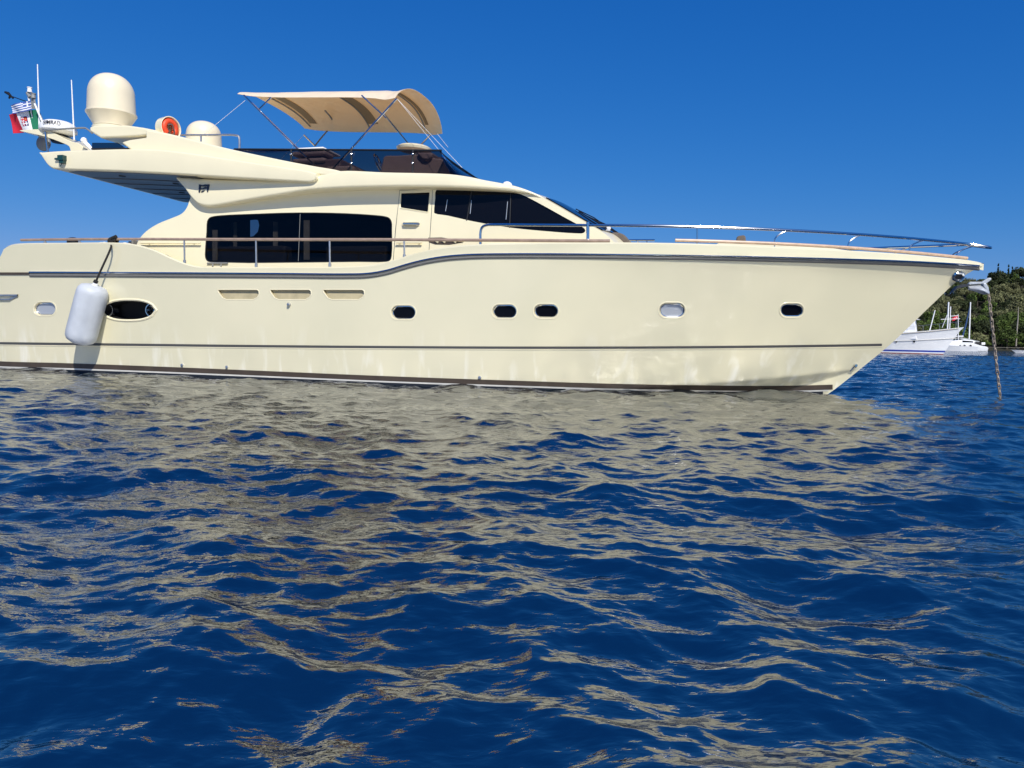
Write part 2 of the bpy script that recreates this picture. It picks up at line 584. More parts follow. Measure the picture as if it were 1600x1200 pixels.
# ------------------------------------------------------------------ sea
def build_sea():
    rad = [0.25, 0.6, 0.9]
    r = 1.0
    while r < 110:
        rad.append(r)
        r += min(max(0.0052 * r, 0.012), 0.10 if r < 55 else 0.18)
    while r < 9000:
        rad.append(r)
        r *= 1.06
    rad = np.array(rad)
    dense = np.linspace(R(-50), R(50), 880)
    sparse = np.linspace(R(50), R(310), 92)[1:-1]
    ang = np.concatenate([dense, sparse])
    nr, na = len(rad), len(ang)
    RR, AA = np.meshgrid(rad, ang, indexing='ij')
    X = (RR * np.sin(AA)).ravel()
    Y = (RR * np.cos(AA)).ravel()
    rr = RR.ravel()
    space = np.gradient(rad)
    sp = np.maximum(np.repeat(space, na), rr * np.tile(np.concatenate([np.full(880, 0.002), np.full(len(sparse), 0.05)]), nr))
    Z = np.zeros_like(X); DX = np.zeros_like(X); DY = np.zeros_like(X)
    NW = 175
    lam = np.exp(np.linspace(math.log(0.06), math.log(3.6), NW)) * np.exp(rng.normal(0, 0.05, NW))
    for i in range(NW):
        l = lam[i]
        k = 2 * math.pi / l
        spread = R(38) if l > 1.2 else R(55)
        th = R(-104) + rng.normal(0, spread)
        slope = 0.0165 if l < 0.5 else 0.0150
        if l < 0.14: slope = 0.0120
        if l > 1.5: slope = 0.0085
        a = slope * math.sqrt(2) / k * math.exp(rng.normal(0, 0.25))
        ph = rng.uniform(0, 2 * math.pi)
        w = np.clip((l / sp - 1.7) / 1.2, 0, 1)
        sel = w > 0
        arg = k * (math.cos(th) * X[sel] + math.sin(th) * Y[sel]) + ph
        c, s = np.cos(arg), np.sin(arg)
        aw = a * w[sel]
        Z[sel] += aw * c
        DX[sel] -= 0.9 * aw * s * math.cos(th)
        DY[sel] -= 0.9 * aw * s * math.sin(th)
    Z -= 0.03
    near = np.clip((rr - 0.9) / 1.5, 0, 1)
    co = np.stack([X + DX * near, Y + DY * near, Z], 1)
    co = np.vstack([co, [[0, 0, 0]]])
    i = np.arange(nr - 1)[:, None]
    j = np.arange(na)[None, :]
    j2 = (j + 1) % na
    quads = np.stack([i * na + j, i * na + j2, (i + 1) * na + j2, (i + 1) * na + j], -1).reshape(-1, 4)[:, ::-1]
    jj = np.arange(na)
    tris = np.stack([np.full(na, nr * na), jj, (jj + 1) % na], 1)[:, ::-1]
    nq, ntri = len(quads), len(tris)
    me = bpy.data.meshes.new('sea')
    me.vertices.add(len(co))
    me.vertices.foreach_set('co', co.astype(np.float32).ravel())
    loops = np.concatenate([quads.ravel(), tris.ravel()]).astype(np.int32)
    me.loops.add(len(loops))
    me.loops.foreach_set('vertex_index', loops)
    me.polygons.add(nq + ntri)
    starts = np.concatenate([np.arange(nq) * 4, nq * 4 + np.arange(ntri) * 3]).astype(np.int32)
    me.polygons.foreach_set('loop_start', starts)
    me.update(calc_edges=True)
    me.polygons.foreach_set('use_smooth', np.ones(nq + ntri, dtype=bool))
    far = np.clip((np.append(rr, 0) - 25) / 80, 0, 1) ** 0.8
    at = me.attributes.new('far', 'FLOAT', 'POINT')
    at.data.foreach_set('value', far.astype(np.float32))
    mid = np.clip((np.append(rr, 0) - 7) / 14, 0, 1)
    at = me.attributes.new('mid', 'FLOAT', 'POINT')
    at.data.foreach_set('value', mid.astype(np.float32))
    me.materials.append(M['water'])
    o = bpy.data.objects.new('sea', me)
    COL.objects.link(o)
    tag(o, 'deep blue rippled sea reflecting the cream yacht', 'sea', kind='structure')
    return o
build_sea()

# ------------------------------------------------------------------ yacht: hull form
yacht = thing('motor_yacht', 'large cream motor yacht with flybridge and tan bimini, filling the picture', 'motor yacht', (-8, 0, 0), BOAT_M)

stem_px = [(1292, 617), (1310, 604), (1345, 576), (1390, 539), (1450, 482), (1497, 438), (1520, 423), (1537, 416)]
_st = [P(x, y, 0.0) for x, y in crv(stem_px, 6)]
_st = sorted([(p.z, p.x) for p in _st])
_sz = np.array([q[0] for q in _st]); _su = np.array([q[1] for q in _st])
def ustem(z):
    if z < _sz[0]:
        return _su[0] + (z - _sz[0]) * 1.6
    return float(np.interp(z, _sz, _su))
U_TIP = float(_su[-1])
U_AFT = -20.6

def half(u, z):
    us = ustem(z)
    if u >= us:
        return 0.0
    w = min(max(z / 3.4, 0.0), 1.0) ** 1.1
    Bm = 2.84 + 0.22 * w
    Le = 8.2 + 0.9 * w
    pw = 1.72 + 0.30 * w
    t = (us - u) / Le
    s = 1.0 if t >= 1 else 1 - (1 - t) ** pw
    st = 0.0
    if u < -7:
        st = (0.165 - 0.055 * w) * ((-7 - u) / 11.5) ** 1.5
    b = Bm * s * (1 - st)
    if z < 0:
        b += z * 0.35
    # chine that lifts towards the bow
    if u > -3.4:
        zc = -0.02 + 0.5 * ((u + 3.4) / 6.0) ** 1.5
        if z < zc:
            b -= min((zc - z) * 0.75, b * 0.38)
    return max(b, 0.0)
vhull = lambda u, z: -half(u, z)

sheer_px = [(-40, 425), (-14, 417), (0, 402), (6, 389), (16, 384), (30, 382), (100, 381), (188, 381), (212, 384), (240, 392), (268, 405), (288, 413), (308, 418), (340, 419),
            (440, 419), (550, 418), (585, 415), (615, 408), (650, 397), (690, 389), (740, 384), (800, 382), (900, 381), (1000, 381), (1100, 383),
            (1200, 387), (1300, 392), (1400, 398), (1470, 404), (1510, 408), (1528, 411)]
_sh = [hit(x, y, vhull) for x, y in crv(sheer_px, 4)]
_sh = sorted([(p.x, p.z) for p in _sh])
_shu = np.array([q[0] for q in _sh] + [U_TIP]); _shz = np.array([q[1] for q in _sh] + [float(_sz[-1]) + 0.03])
def zsheer(u):
    return float(np.interp(u, _shu, _shz))

def hull_mesh():
    NS, NT = 250, 84
    ZB = -0.7
    rings = []
    for i in range(NS + 1):
        s = i / NS
        s = 1 - (1 - s) ** 1.25
        ut = U_AFT + s * (U_TIP - U_AFT)
        for _ in range(6):
            ut = U_AFT + s * (ustem(zsheer(ut)) - U_AFT)
        zt = zsheer(ut)
        near = []
        for k in range(NT + 1):
            z = ZB + (zt - ZB) * k / NT
            u = U_AFT + s * (ustem(z) - U_AFT)
            near.append((u, half(u, z), z))
        u, b, z = near[-1]
        bow = min(max((u - 1.5) / 3.5, 0), 1)
        dd = 0.45 - 0.33 * bow
        near.append((u, max(b - 0.03, 0), z + 0.03))
        near.append((u, max(b - 0.13, 0), z + 0.03))
        near.append((u, max(b - 0.16, 0), z - 0.02))
        near.append((u, max(min(b - 0.17, half(u, z - dd) - 0.05), 0), z - dd))
        ring = [Vector((a, -b_, c)) for a, b_, c in near] + [Vector((u, 0, z - dd + 0.05 * min(b, 1)))] + [Vector((a, b_, c)) for a, b_, c in near[::-1]]
        rings.append(ring)
    m = MB()
    m.loft(rings)
    return m
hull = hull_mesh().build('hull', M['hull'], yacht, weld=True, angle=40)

# pockets cut into the topsides -----------------------------------------------------------
def stadium(cx, cy, w, h, n=10):
    r = h / 2
    pts = []
    for k in range(n + 1):
        a = -math.pi / 2 + math.pi * k / n
        pts.append((cx + w / 2 - r + r * math.cos(a), cy + r * math.sin(a)))
    for k in range(n + 1):
        a = math.pi / 2 + math.pi * k / n
        pts.append((cx - w / 2 + r + r * math.cos(a), cy + r * math.sin(a)))
    return pts

def lens(x0, x1, cy, h, n=14, pw=0.62):
    pts = []
    for k in range(n):
        s = -1 + 2 * k / n
        pts.append((x0 + (x1 - x0) * (s + 1) / 2, cy - h / 2 * (1 - abs(s) ** 2.6) ** pw))
    for k in range(n):
        s = 1 - 2 * k / n
        pts.append((x0 + (x1 - x0) * (s + 1) / 2, cy + h / 2 * (1 - abs(s) ** 2.6) ** pw))
    return pts

def cutter(m, outline, vf, depth, mi=0, out=0.25):
    q = [hit(x, y, vf) for x, y in outline]
    m.prism([p - Vector((0, out, 0)) for p in q], [p + Vector((0, depth, 0)) for p in q], mi)
    return q

PORTS = [(70, 482.5, 33, 20, True), (630, 488, 38, 21, False), (788, 486.5, 38, 21, False), (853, 486, 38, 21, False), (1050, 484.5, 40, 22, True), (1237, 484.5, 36, 20, False)]
cut = MB()
for cx, cy, w, h, blind in PORTS:
    cutter(cut, stadium(cx, cy, w, h), vhull, 0.09, 0)
EXH = lens(160, 242, 484.5, 29)
cutter(cut, EXH, vhull, 0.45, 1)
VENTS = []
for x0 in (340.5, 422, 505):
    o = [(x0, 452.5), (x0 + 2, 452), (x0 + 60, 452), (x0 + 63, 454), (x0 + 63.5, 459), (x0 + 61, 464), (x0 + 55, 467.5), (x0 + 14, 467.5), (x0 + 8, 465), (x0 + 2, 457)]
    VENTS.append(o)
    cutter(cut, o, vhull, 0.085, 2)
bake_boolean(hull, cut, [M['cream_matte'], M['recess_black'], M['vent_tan']], angle=28)

def grow(outline, k, dx=0, dy=0):
    cx = sum(p[0] for p in outline) / len(outline); cy = sum(p[1] for p in outline) / len(outline)
    return [(cx + (x - cx) * k + dx, cy + (y - cy) * k + dy) for x, y in outline]

def off_y(p, d):
    return p + Vector((0, d, 0))

def ring_on(outline_px, vf, r, proud=0.0):
    m = MB()
    pts = [off_y(hit(x, y, vf), -proud) for x, y in outline_px]
    m.tube(pts, r, 6, closed=True)
    return m

for cx, cy, w, h, blind in PORTS:
    g = MB()
    q = [hit(x, y, vhull) for x, y in stadium(cx, cy, w * 1.02, h * 1.02)]
    g.prism([off_y(p, 0.06) for p in q], [off_y(p, 0.082) for p in q])
    pane = g.build('porthole', M['chrome_grey'] if blind else M['dark_glass'], hull)
    if blind:
        pane['label'] = 'porthole with its pale blind drawn'
    fr = MB()
    fr.tube([off_y(hit(x, y, vhull), 0.052) for x, y in stadium(cx, cy, w * 0.93, h * 0.9)], 0.016, 6, closed=True)
    fr.build('rim', M['steel'], pane)
    lip = ring_on(stadium(cx, cy, w + 3, h + 3), vhull, 0.014, -0.006)
    lip.build('surround', M['cream'], pane)

ex = ring_on(lens(157, 245, 484.5, 33), vhull, 0.035, -0.01).build('exhaust_surround', M['cream'], hull)
for cx in (163.5, 234):
    m = MB()
    c = hit(cx, 484.5, vhull)
    m.lathe(off_y(c, 0.30), (0.15, -1, 0), [(0.15, 0), (0.165, 0.20), (0.172, 0.285), (0.15, 0.285), (0.135, 0.20), (0.12, 0.02)], 24)
    m.build('exhaust_pipe', M['steel'], hull)
for o in VENTS:
    m = MB()
    q = [hit(x, y, vhull) for x, y in grow(o, 0.99)]
    zt_, zb_ = max(p.z for p in q), min(p.z for p in q)
    f = lambda p: 0.075 - 0.055 * ((zt_ - p.z) / (zt_ - zb_)) ** 1.5
    m.prism([off_y(p, f(p)) for p in q], [off_y(p, 0.11) for p in q])
    ev = m.build('engine_vent', M['vent_tan'], hull, smooth=False)
    ring_on(grow(o, 1.03, 0, 0.6), vhull, 0.016, -0.008).build('vent_surround', M['cream'], ev)

def strip(top_px, bot_px, vf, proud, thick=0.03, n=160, round_=False, rows=1):
    """a band lying along a surface between two pixel lines"""
    tp = np.array([tuple(p) for p in crv(top_px, 10)]); bt = np.array([tuple(p) for p in crv(bot_px, 10)])
    x0, x1 = max(tp[0, 0], bt[0, 0]), min(tp[-1, 0], bt[-1, 0])
    xs = np.linspace(x0, x1, n)
    rings = []
    for x in xs:
        a = hit(x, float(np.interp(x, tp[:, 0], tp[:, 1])), vf)
        b = hit(x, float(np.interp(x, bt[:, 0], bt[:, 1])), vf)
        if round_:
            c = (a + b) / 2; hz = (a - b).length / 2
            ring = []
            for k in range(9):
                an = math.pi * k / 8
                ring.append(Vector((c.x + (a.x - b.x) / 2 * math.cos(an), c.y + (a.y - b.y) / 2 * math.cos(an) - proud * math.sin(an), c.z + (a.z - b.z) / 2 * math.cos(an))))
            ring += [off_y(b, thick), off_y(a, thick)]
        else:
            ya, yb = float(np.interp(x, tp[:, 0], tp[:, 1])), float(np.interp(x, bt[:, 0], bt[:, 1]))
            q = [a] + [hit(x, ya + (yb - ya) * k / rows, vf) for k in range(1, rows)] + [b]
            ring = [off_y(p, -proud) for p in q] + [off_y(p, thick) for p in q[::-1]]
        rings.append(ring)
    m = MB()
    m.loft(rings)
    return m

LINE = [(-60, 427), (47, 427.2), (150, 427.6), (300, 428.4), (450, 429.4), (540, 430), (575, 429), (605, 424), (635, 415), (665, 407.5), (700, 402), (740, 399.3), (800, 398.5), (900, 398.8), (1000, 400),
        (1100, 401.5), (1200, 403.8), (1300, 406.3), (1400, 409.5), (1470, 413), (1515, 416), (1530, 417.3)]
def shift(l, d, x0=None):
    q = [(x, y + d) for x, y in l]
    return q
rail_px = [p for p in LINE if p[0] >= 47]
strip(shift(rail_px, -3.4), shift(rail_px, 0.4), vhull, 0.045, n=220, round_=True).build('rub_rail_chrome', M['steel'], hull)
strip(shift(rail_px, 0.6), shift(rail_px, 5.6), vhull, 0.035, n=220, round_=True).build('rub_rail', M['grey_rubber'], hull)
strip(shift(LINE[:2], -1.5), shift(LINE[:2], 2.5), vhull, 0.02, n=12).build('rub_rail', M['brown_stripe'], hull)

COVE = [(-60, 535.5), (0, 536.3), (200, 538.6), (400, 540.8), (600, 542.3), (800, 543.2), (1000, 543.0), (1150, 542.0), (1300, 540.2), (1378, 538.8)]
strip(shift(COVE, -1.9), shift(COVE, 1.9), vhull, 0.006, 0.02, n=200).build('cove_stripe', M['dark_stripe'], hull)
strip(shift(COVE, 2.1), shift(COVE, 3.3), vhull, 0.010, 0.02, n=200).build('cove_moulding', M['cream'], hull)
BOOT = [(-60, 560), (0, 564.5), (100, 567.3), (250, 572.8), (400, 579.0), (600, 587.5), (800, 594.6), (950, 599.3), (1100, 602.2), (1200, 603.0), (1260, 602.2), (1308, 601)]
BOOT_W, BOOT_A = BOOT[:-1] + [(1294, 601.3)], BOOT[:-1] + [(1286, 601.5)]
BOOT = BOOT[:-1] + [(1301, 601)]
strip(shift(BOOT, 0), shift(BOOT, 7.6), vhull, 0.012, 0.03, n=260, rows=5).build('boot_stripe', M['brown_stripe'], hull)
strip(shift(BOOT_W, 7.7), shift(BOOT_W, 10.0), vhull, 0.012, 0.03, n=260, rows=2).build('waterline_stripe', M['white_stripe'], hull)
strip(shift(BOOT_A, 10.1), shift(BOOT_A, 40), vhull, 0.010, 0.03, n=200, rows=8).build('antifouling', M['antifoul'], hull)
# small fittings on the topsides
m = MB(); c = hit(452, 476, vhull)
m.lathe(c, (0, -1, 0), [(0.045, -0.02), (0.045, 0.03), (0.03, 0.06), (0.01, 0.065)], 14)
m.build('drain_fitting', M['steel_dull'], hull)
m = MB(); c = hit(1336, 571, vhull)
m.lathe(c, (0.3, -1, 0), [(0.05, -0.03), (0.05, 0.03), (0.03, 0.06)], 14)
m.tube([c + Vector((0, -0.02, 0)), hit(1328, 580, vhull) + Vector((0, -0.02, 0))], 0.012, 6)
m.build('bow_eye', M['steel'], hull)
for x, y in ((285, 570.5), (355, 573.5), (750, 590)):
    m = MB(); c = hit(x, y, vhull)
    m.lathe(c, (0, -1, 0), [(0.035, -0.02), (0.035, 0.03), (0.02, 0.035)], 12)
    m.build('drain_outlet', M['steel_dull'], hull)
# hawse pipe at the bow
haw = [(1497 + 8.0 * math.cos(a) * 0.9 + 3.0 * math.sin(a), 432 + 4.6 * math.sin(a) - 3.4 * math.cos(a)) for a in np.linspace(0, 2 * math.pi, 22)[:-1]]
m = ring_on(haw, vhull, 0.035, 0.02)
hw = m.build('hawse_pipe', M['steel'], hull)
m = MB(); q = [hit(x, y, vhull) for x, y in grow(haw, 0.88)]
m.prism([off_y(p, -0.012) for p in q], [off_y(p, 0.03) for p in q])
m.build('opening', M['recess_black'], hw)
# trim at the left edge of the picture
m = MB()
q = [hit(x, y, vhull) for x, y in [(-30, 461.5), (29, 461.5), (16, 468), (-30, 468)]]
m.tube([off_y(p, -0.02) for p in q], 0.028, 6, closed=True)
m.build('boarding_hatch', M['steel_dull'], hull)

# ------------------------------------------------------------------ cabin
VC = -2.2
def lst(px, v, n=5):
    q = sorted([(p.x, p.z) for p in (P(x, y, v) for x, y in (crv(px, n) if n else px))])
    return np.array([a for a, _ in q]), np.array([b for _, b in q])
edge_px = [(217, 386), (222, 374), (232, 362), (250, 350), (270, 341.5), (286, 334), (293, 325), (297, 312), (301, 300), (320, 294), (500, 283), (640, 288), (740, 293), (815, 297.5), (835, 302.5), (860, 315.5),
           (885, 330), (910, 344.5), (930, 356), (943, 363.5), (952, 371), (960, 379), (965, 384)]
_eu, _ez = lst(edge_px, -2.08, 4)
def zedge(u):
    return float(np.interp(u, _eu, _ez))
U_CA, U_CF = float(_eu[0]), float(_eu[-1])
def cab_half(u):
    b = 2.24
    if u > -4.2:
        b -= 0.05 * (u + 4.2) ** 2
    return b
def vcab(u, z):
    return -(cab_half(u) - 0.085 * (z - 2.6))
KF = 0.30
def cab_top(u, w):
    """roof height; w is -1..1 across"""
    return zedge(min(max(u - KF * (1 - w * w), U_CA), U_CF)) + 0.05 * (1 - w * w)
def cabin_mesh():
    us = list(np.unique(np.concatenate([_eu[::1], np.linspace(U_CA, U_CF, 90)])))
    us += list(np.linspace(U_CF + 0.03, U_CF + KF, 10))
    rings = []
    for u in us:
        zb = 2.1
        zt = zedge(min(u, U_CF))
        fade = 1.0
        if u > U_CF:
            s = (u - U_CF) / KF
            fade = math.sqrt(max(1 - s, 0.0004))
        ring = []
        for k in range(7):
            z = zb + (zt - zb) * k / 6
            ring.append(Vector((u, vcab(min(u, U_CF), z) * fade, z)))
        bt = -ring[-1].y
        top = []
        for k in range(1, 20):
            w = -1 + 2 * k / 20
            top.append(Vector((u, w * bt, max(cab_top(u, w * fade if u > U_CF else w), zb + 0.1))))
        far = [Vector((p.x, -p.y, p.z)) for p in ring[::-1]]
        rings.append(ring + top + far)
    m = MB()
    m.loft(rings)
    return m
cabin = cabin_mesh().build('cabin', M['cream'], yacht, angle=32)

SALOON = crv([(331, 339), (345, 337), (400, 334.5), (467, 332.6), (540, 333.8), (590, 337), (601, 338.5), (608, 341), (611.5, 347), (612, 360), (611.5, 400), (609, 406.5), (603, 408.5),
              (560, 408.7), (330, 409.3), (324, 407.5), (321, 402), (321, 390), (323, 362), (324, 346), (327, 341)], 3, True)
DOORWIN = [(628, 302), (670.5, 300.5), (671, 302), (668.5, 330), (667.5, 331), (627, 324.5), (626, 323), (627, 303)]
WHEEL = crv([(681.5, 297.5), (700, 297.2), (730, 298), (770, 299.4), (802, 301), (815, 304), (845, 319), (880, 338.5), (905, 352), (913, 357), (914.5, 361), (911, 364.3), (900, 364.6), (850, 361), (800, 356), (740, 346), (700, 337), (679, 333.2), (678.3, 331), (680, 310)], 3, True)
cut = MB()
cutter(cut, SALOON, vcab, 0.9, 0)
cutter(cut, DOORWIN, vcab, 0.12, 1)
cutter(cut, [tuple(p) for p in WHEEL], vcab, 0.10, 1)
bake_boolean(cabin, cut, [M['interior'], M['recess_black']], angle=28)

# the opposite saloon window stands open to the sky: a real opening through the far side
cut = MB()
OPN = [(391, 344), (403, 343), (405, 352), (403, 362), (396, 369), (391, 370)]
cut.prism([P(x, y, -1.6) for x, y in OPN], [P(x, y, 3.4) for x, y in OPN], 0)
bake_boolean(cabin, cut, [M['interior']], angle=28)

def pane_on(outline, vf, d0, d1, m=None):
    m = m or MB()
    q = [hit(p[0], p[1], vf) for p in outline]
    m.prism([off_y(p, d0) for p in q], [off_y(p, d1) for p in q])
    return m
sal = pane_on(grow([tuple(p) for p in SALOON], 1.002), vcab, 0.018, 0.030).build('saloon_window', M['glass'], cabin)
ring_on([tuple(p) for p in SALOON], vcab, 0.014, -0.008).build('window_frame', M['black'], sal)
m = MB(); m.tube([off_y(hit(468.5, 333, vcab), 0.016), off_y(hit(465.5, 408, vcab), 0.016)], 0.005, 6)
m.build('mullion', M['grey_plastic'], sal)
# what shows through the smoked glass
def curtain(x0, x1, y0, y1, d=0.12):
    m = MB()
    a = []
    n = 10
    for k in range(n + 1):
        x = x0 + (x1 - x0) * k / n
        dd = d + (0.03 if k % 2 else 0.0)
        a.append([off_y(hit(x, y0, vcab), dd), off_y(hit(x, y1, vcab), dd), off_y(hit(x, y1, vcab), dd + 0.02), off_y(hit(x, y0, vcab), dd + 0.02)])
    m.loft(a)
    m.build('curtain', M['curtain'], sal)
curtain(327, 334.5, 358, 406); curtain(349, 354, 344, 400, .4); curtain(414, 421, 343, 396, .35); curtain(471, 480, 343, 405, .10)
m = MB()
m.box(off_y(hit(372, 398, vcab), 0.5), (2.2, 0.35, 0.5)); m.box(off_y(hit(545, 400, vcab), 0.5), (1.6, 0.35, 0.55))
m.build('saloon_sofa', M['taupe'], sal, bevel=0.05)
# side door
door_px = [(624.5, 297.5), (676, 295.8), (674.2, 332), (668.5, 420), (613.5, 420), (618, 360)]
m = MB()
q = [hit(x, y, vcab) for x, y in door_px]
m.tube([off_y(p, 0.004) for p in q], 0.010, 6, closed=True)
door = m.build('side_door', M['dark_stripe'], cabin)
frm = ring_on(grow(DOORWIN, 1.06), vcab, 0.014, 0.0)
frm.build('window_frame', M['cream'], door)
pane_on(DOORWIN, vcab, 0.012, 0.03).build('window', M['dark_glass'], door)
m = MB()
a, b = hit(630.5, 350.5, vcab), hit(654, 350.5, vcab)
m.tube([off_y(a, 0.0), off_y(a, -0.05) + Vector((0.03, 0, 0)), off_y(b, -0.05) - Vector((0.03, 0, 0)), off_y(b, 0.0)], 0.042, 10)
m.build('handle', M['steel'], door)

wh = pane_on([tuple(p) for p in WHEEL], vcab, 0.010, 0.03).build('wheelhouse_window', M['dark_glass'], cabin)
for a, b in (((737, 298), (729, 345)), ((798, 301), (796, 356))):
    m = MB()
    q0, q1 = off_y(hit(*a, vcab), 0.006), off_y(hit(*b, vcab), 0.006)
    m.tube([q0, q1], 0.014, 6)
    m.build('mullion', M['black'], wh)
for a, b in (((699, 312), (696, 330)), ((736.5, 313), (734.5, 334)), ((793, 315), (790.5, 343))):
    m = MB()
    m.tube([off_y(hit(*a, vcab), 0.004), off_y(hit(*b, vcab), 0.004)], 0.009, 6)
    m.build('window_latch', M['steel_dull'], wh)
# moulded scoop behind the side-deck door
m = MB()
sc = [(669, 376), (669, 371.5), (690, 371), (713, 374.5), (726, 377), (720, 379.5), (702, 382.5), (680, 382), (671, 379)]
q = [hit(x, y, vcab) for x, y in sc]
m.prism([off_y(p, -0.006) for p in q], [off_y(p, 0.03) for p in q])
scoop = m.build('air_scoop', M['brown_stripe'], cabin)
m = MB()
for xa in (675, 686, 703):
    m.tube([off_y(hit(xa + 4, 375, vcab), -0.02), off_y(hit(xa + 10, 379, vcab), -0.02)], 0.022, 6)
m.tube([off_y(hit(670, 374.8, vcab), -0.02), off_y(hit(724, 377.5, vcab), -0.02)], 0.012, 6)
m.build('scoop_fin', M['cream'], scoop)
# grab rails on the cabin side
for xa, xb, y in ((223, 316, 380), (621, 661, 379.5), (756, 915, 381.5)):
    m = MB()
    n = 8
    pts = [off_y(hit(xa + (xb - xa) * k / n, y, vcab), -0.07) for k in range(n + 1)]
    m.tube(pts, 0.022, 8)
    for k in (1, n - 1):
        m.tube([pts[k], pts[k] + Vector((0, 0.10, 0))], 0.012, 6)
    m.build('grab_rail', M['cream_matte'], cabin)
# step hooks beneath the saloon window
m = MB()
m.tube([off_y(hit(325, 411.5, vcab), -0.03), off_y(hit(357, 411.5, vcab), -0.03)], 0.02, 6)
for x in (334, 347):
    m.tube([off_y(hit(x, 412, vcab), -0.03), off_y(hit(x, 417, vcab), -0.05)], 0.014, 6)
m.build('hook_rack', M['grey_plastic'], cabin)

# windscreen glass on the front of the cabin
def screen_patch():
    m = MB()
    ua, ub = P(848, 309, -2.08).x, P(936, 359, -2.08).x
    rings = []
    NU, NV = 22, 26
    def pt(i, j, d):
        w = -0.93 + 1.86 * j / NV
        u = ua + (ub - ua) * i / NU + KF * (1 - w * w)
        uu = min(u, U_CF - 0.01) if abs(w) > 0.9 else u
        b = -vcab(min(u, U_CF), cab_top(u, w))
        return Vector((u + d * 0.5, w * b, cab_top(u, w) + d))
    top = [[pt(i, j, 0.022) for j in range(NV + 1)] for i in range(NU + 1)]
    bot = [[pt(i, j, -0.03) for j in range(NV + 1)] for i in range(NU + 1)]
    m.loft([t + b[::-1] for t, b in zip(top, bot)])
    return m
ws = screen_patch().build('windscreen', M['dark_glass'], cabin)
for w0 in (-0.62, -0.05):
    m = MB()
    def sp(px_u, w, d):
        u = px_u + KF * (1 - w * w)
        return Vector((u, w * 2.0, cab_top(u, w) + d))
    ua, ub = P(870, 322, -2.08).x, P(936, 359, -2.08).x
    pts = [sp(ub + 0.05, w0, 0.05), sp((ua + ub) / 2, w0 + 0.05, 0.11), sp(ua, w0 + 0.12, 0.06)]
    m.tube(pts, 0.012, 6)
    m.tube([sp(ub - 0.1, w0 - 0.06, 0.05), sp((ua + ub) / 2, w0, 0.06), sp(ua + 0.1, w0 + 0.08, 0.05)], 0.014, 6)
    m.build('wiper', M['black'], ws)

# ------------------------------------------------------------------ flybridge mouldings
VA, VB, VL = -2.52, -2.40, -2.42
def interp_px(px, v, n=5):
    u, z = lst(px, v, n)
    return u, z

def slab(low_px, top_px, v, b_of_u=None, nst=90, r=0.05, crown=0.03, n=5, lean=0.0):
    lu, lz = interp_px(low_px, v, n)
    tu, tz = interp_px(top_px, v, n)
    u0, u1 = max(lu[0], tu[0]), min(lu[-1], tu[-1])
    us = np.unique(np.concatenate([np.linspace(u0, u1, nst), lu[(lu >= u0) & (lu <= u1)], tu[(tu >= u0) & (tu <= u1)]]))
    rings = []
    for u in us:
        zl, zt = float(np.interp(u, lu, lz)), float(np.interp(u, tu, tz))
        h = max(zt - zl, 0.012)
        b = -v if b_of_u is None else b_of_u(u)
        rr = min(r, h * 0.45)
        side = []
        for k in range(5):
            a = math.pi / 2 * k / 4
            side.append((b - rr + rr * math.sin(a), zl + rr - rr * math.cos(a)))
        for k in range(5):
            a = math.pi / 2 * k / 4
            side.append((b - lean * h - rr + rr * math.cos(a), zl + h - rr + rr * math.sin(a)))
        ring = [Vector((u, 0, zl))] + [Vector((u, -y, z)) for y, z in side] + [Vector((u, 0, zl + h + crown))] + [Vector((u, y, z)) for y, z in side[::-1]]
        rings.append(ring)
    m = MB()
    m.loft(rings)
    return m

# wide moulding over the cabin and wheelhouse
lowC = [(268, 277), (275, 286), (282, 294.5), (289, 304), (296, 312), (305, 318.5), (318, 321), (335, 319.8), (360, 315.8), (390, 311), (420, 306.5), (450, 302), (480, 298), (520, 295), (570, 293), (640, 292.2), (720, 293.5), (800, 297), (825, 300), (845, 308.5), (858, 315)]
topC = [(268, 274), (283, 274), (300, 275.5), (340, 277.5), (400, 280), (440, 281), (480, 279), (500, 272), (530, 266), (600, 268.2), (700, 271), (735, 275.5), (752, 279), (780, 283.5), (800, 287.2), (820, 293.5), (840, 302), (850, 308.5), (858, 314)]
uC1 = P(700, 271, VL).x
uC2 = P(858, 315, VL).x
uC0 = P(490, 283, VL).x
uCa = P(275, 283, VL).x
def bC(u):
    aft = max(min((uC0 - u) / (uC0 - uCa), 1.0), 0.0)
    b = 2.44 - 0.20 * aft
    if u > uC1:
        b -= 0.40 * ((u - uC1) / (uC2 - uC1)) ** 1.6
    return b
fly = slab(lowC, topC, VL, bC, r=0.07, lean=0.10).build('flybridge_moulding', M['cream'], yacht, angle=40)

# aft overhang with the long tapering fascia
lowA = [(62, 239.5), (68, 249), (75, 258.5), (81, 262.8), (88, 263.8), (180, 267), (270, 271.5), (340, 276), (400, 279.6), (460, 283), (488, 283.6), (494, 279)]
topA = [(62, 238), (90, 235.8), (150, 233.6), (200, 232.6), (245, 233.5), (300, 239.5), (350, 247), (400, 254.5), (450, 262), (480, 266.5), (494, 270.5)]
over = slab(lowA, topA, VA, None, r=0.045, n=4, crown=0.0).build('aft_overhang', M['cream'], yacht, angle=40)
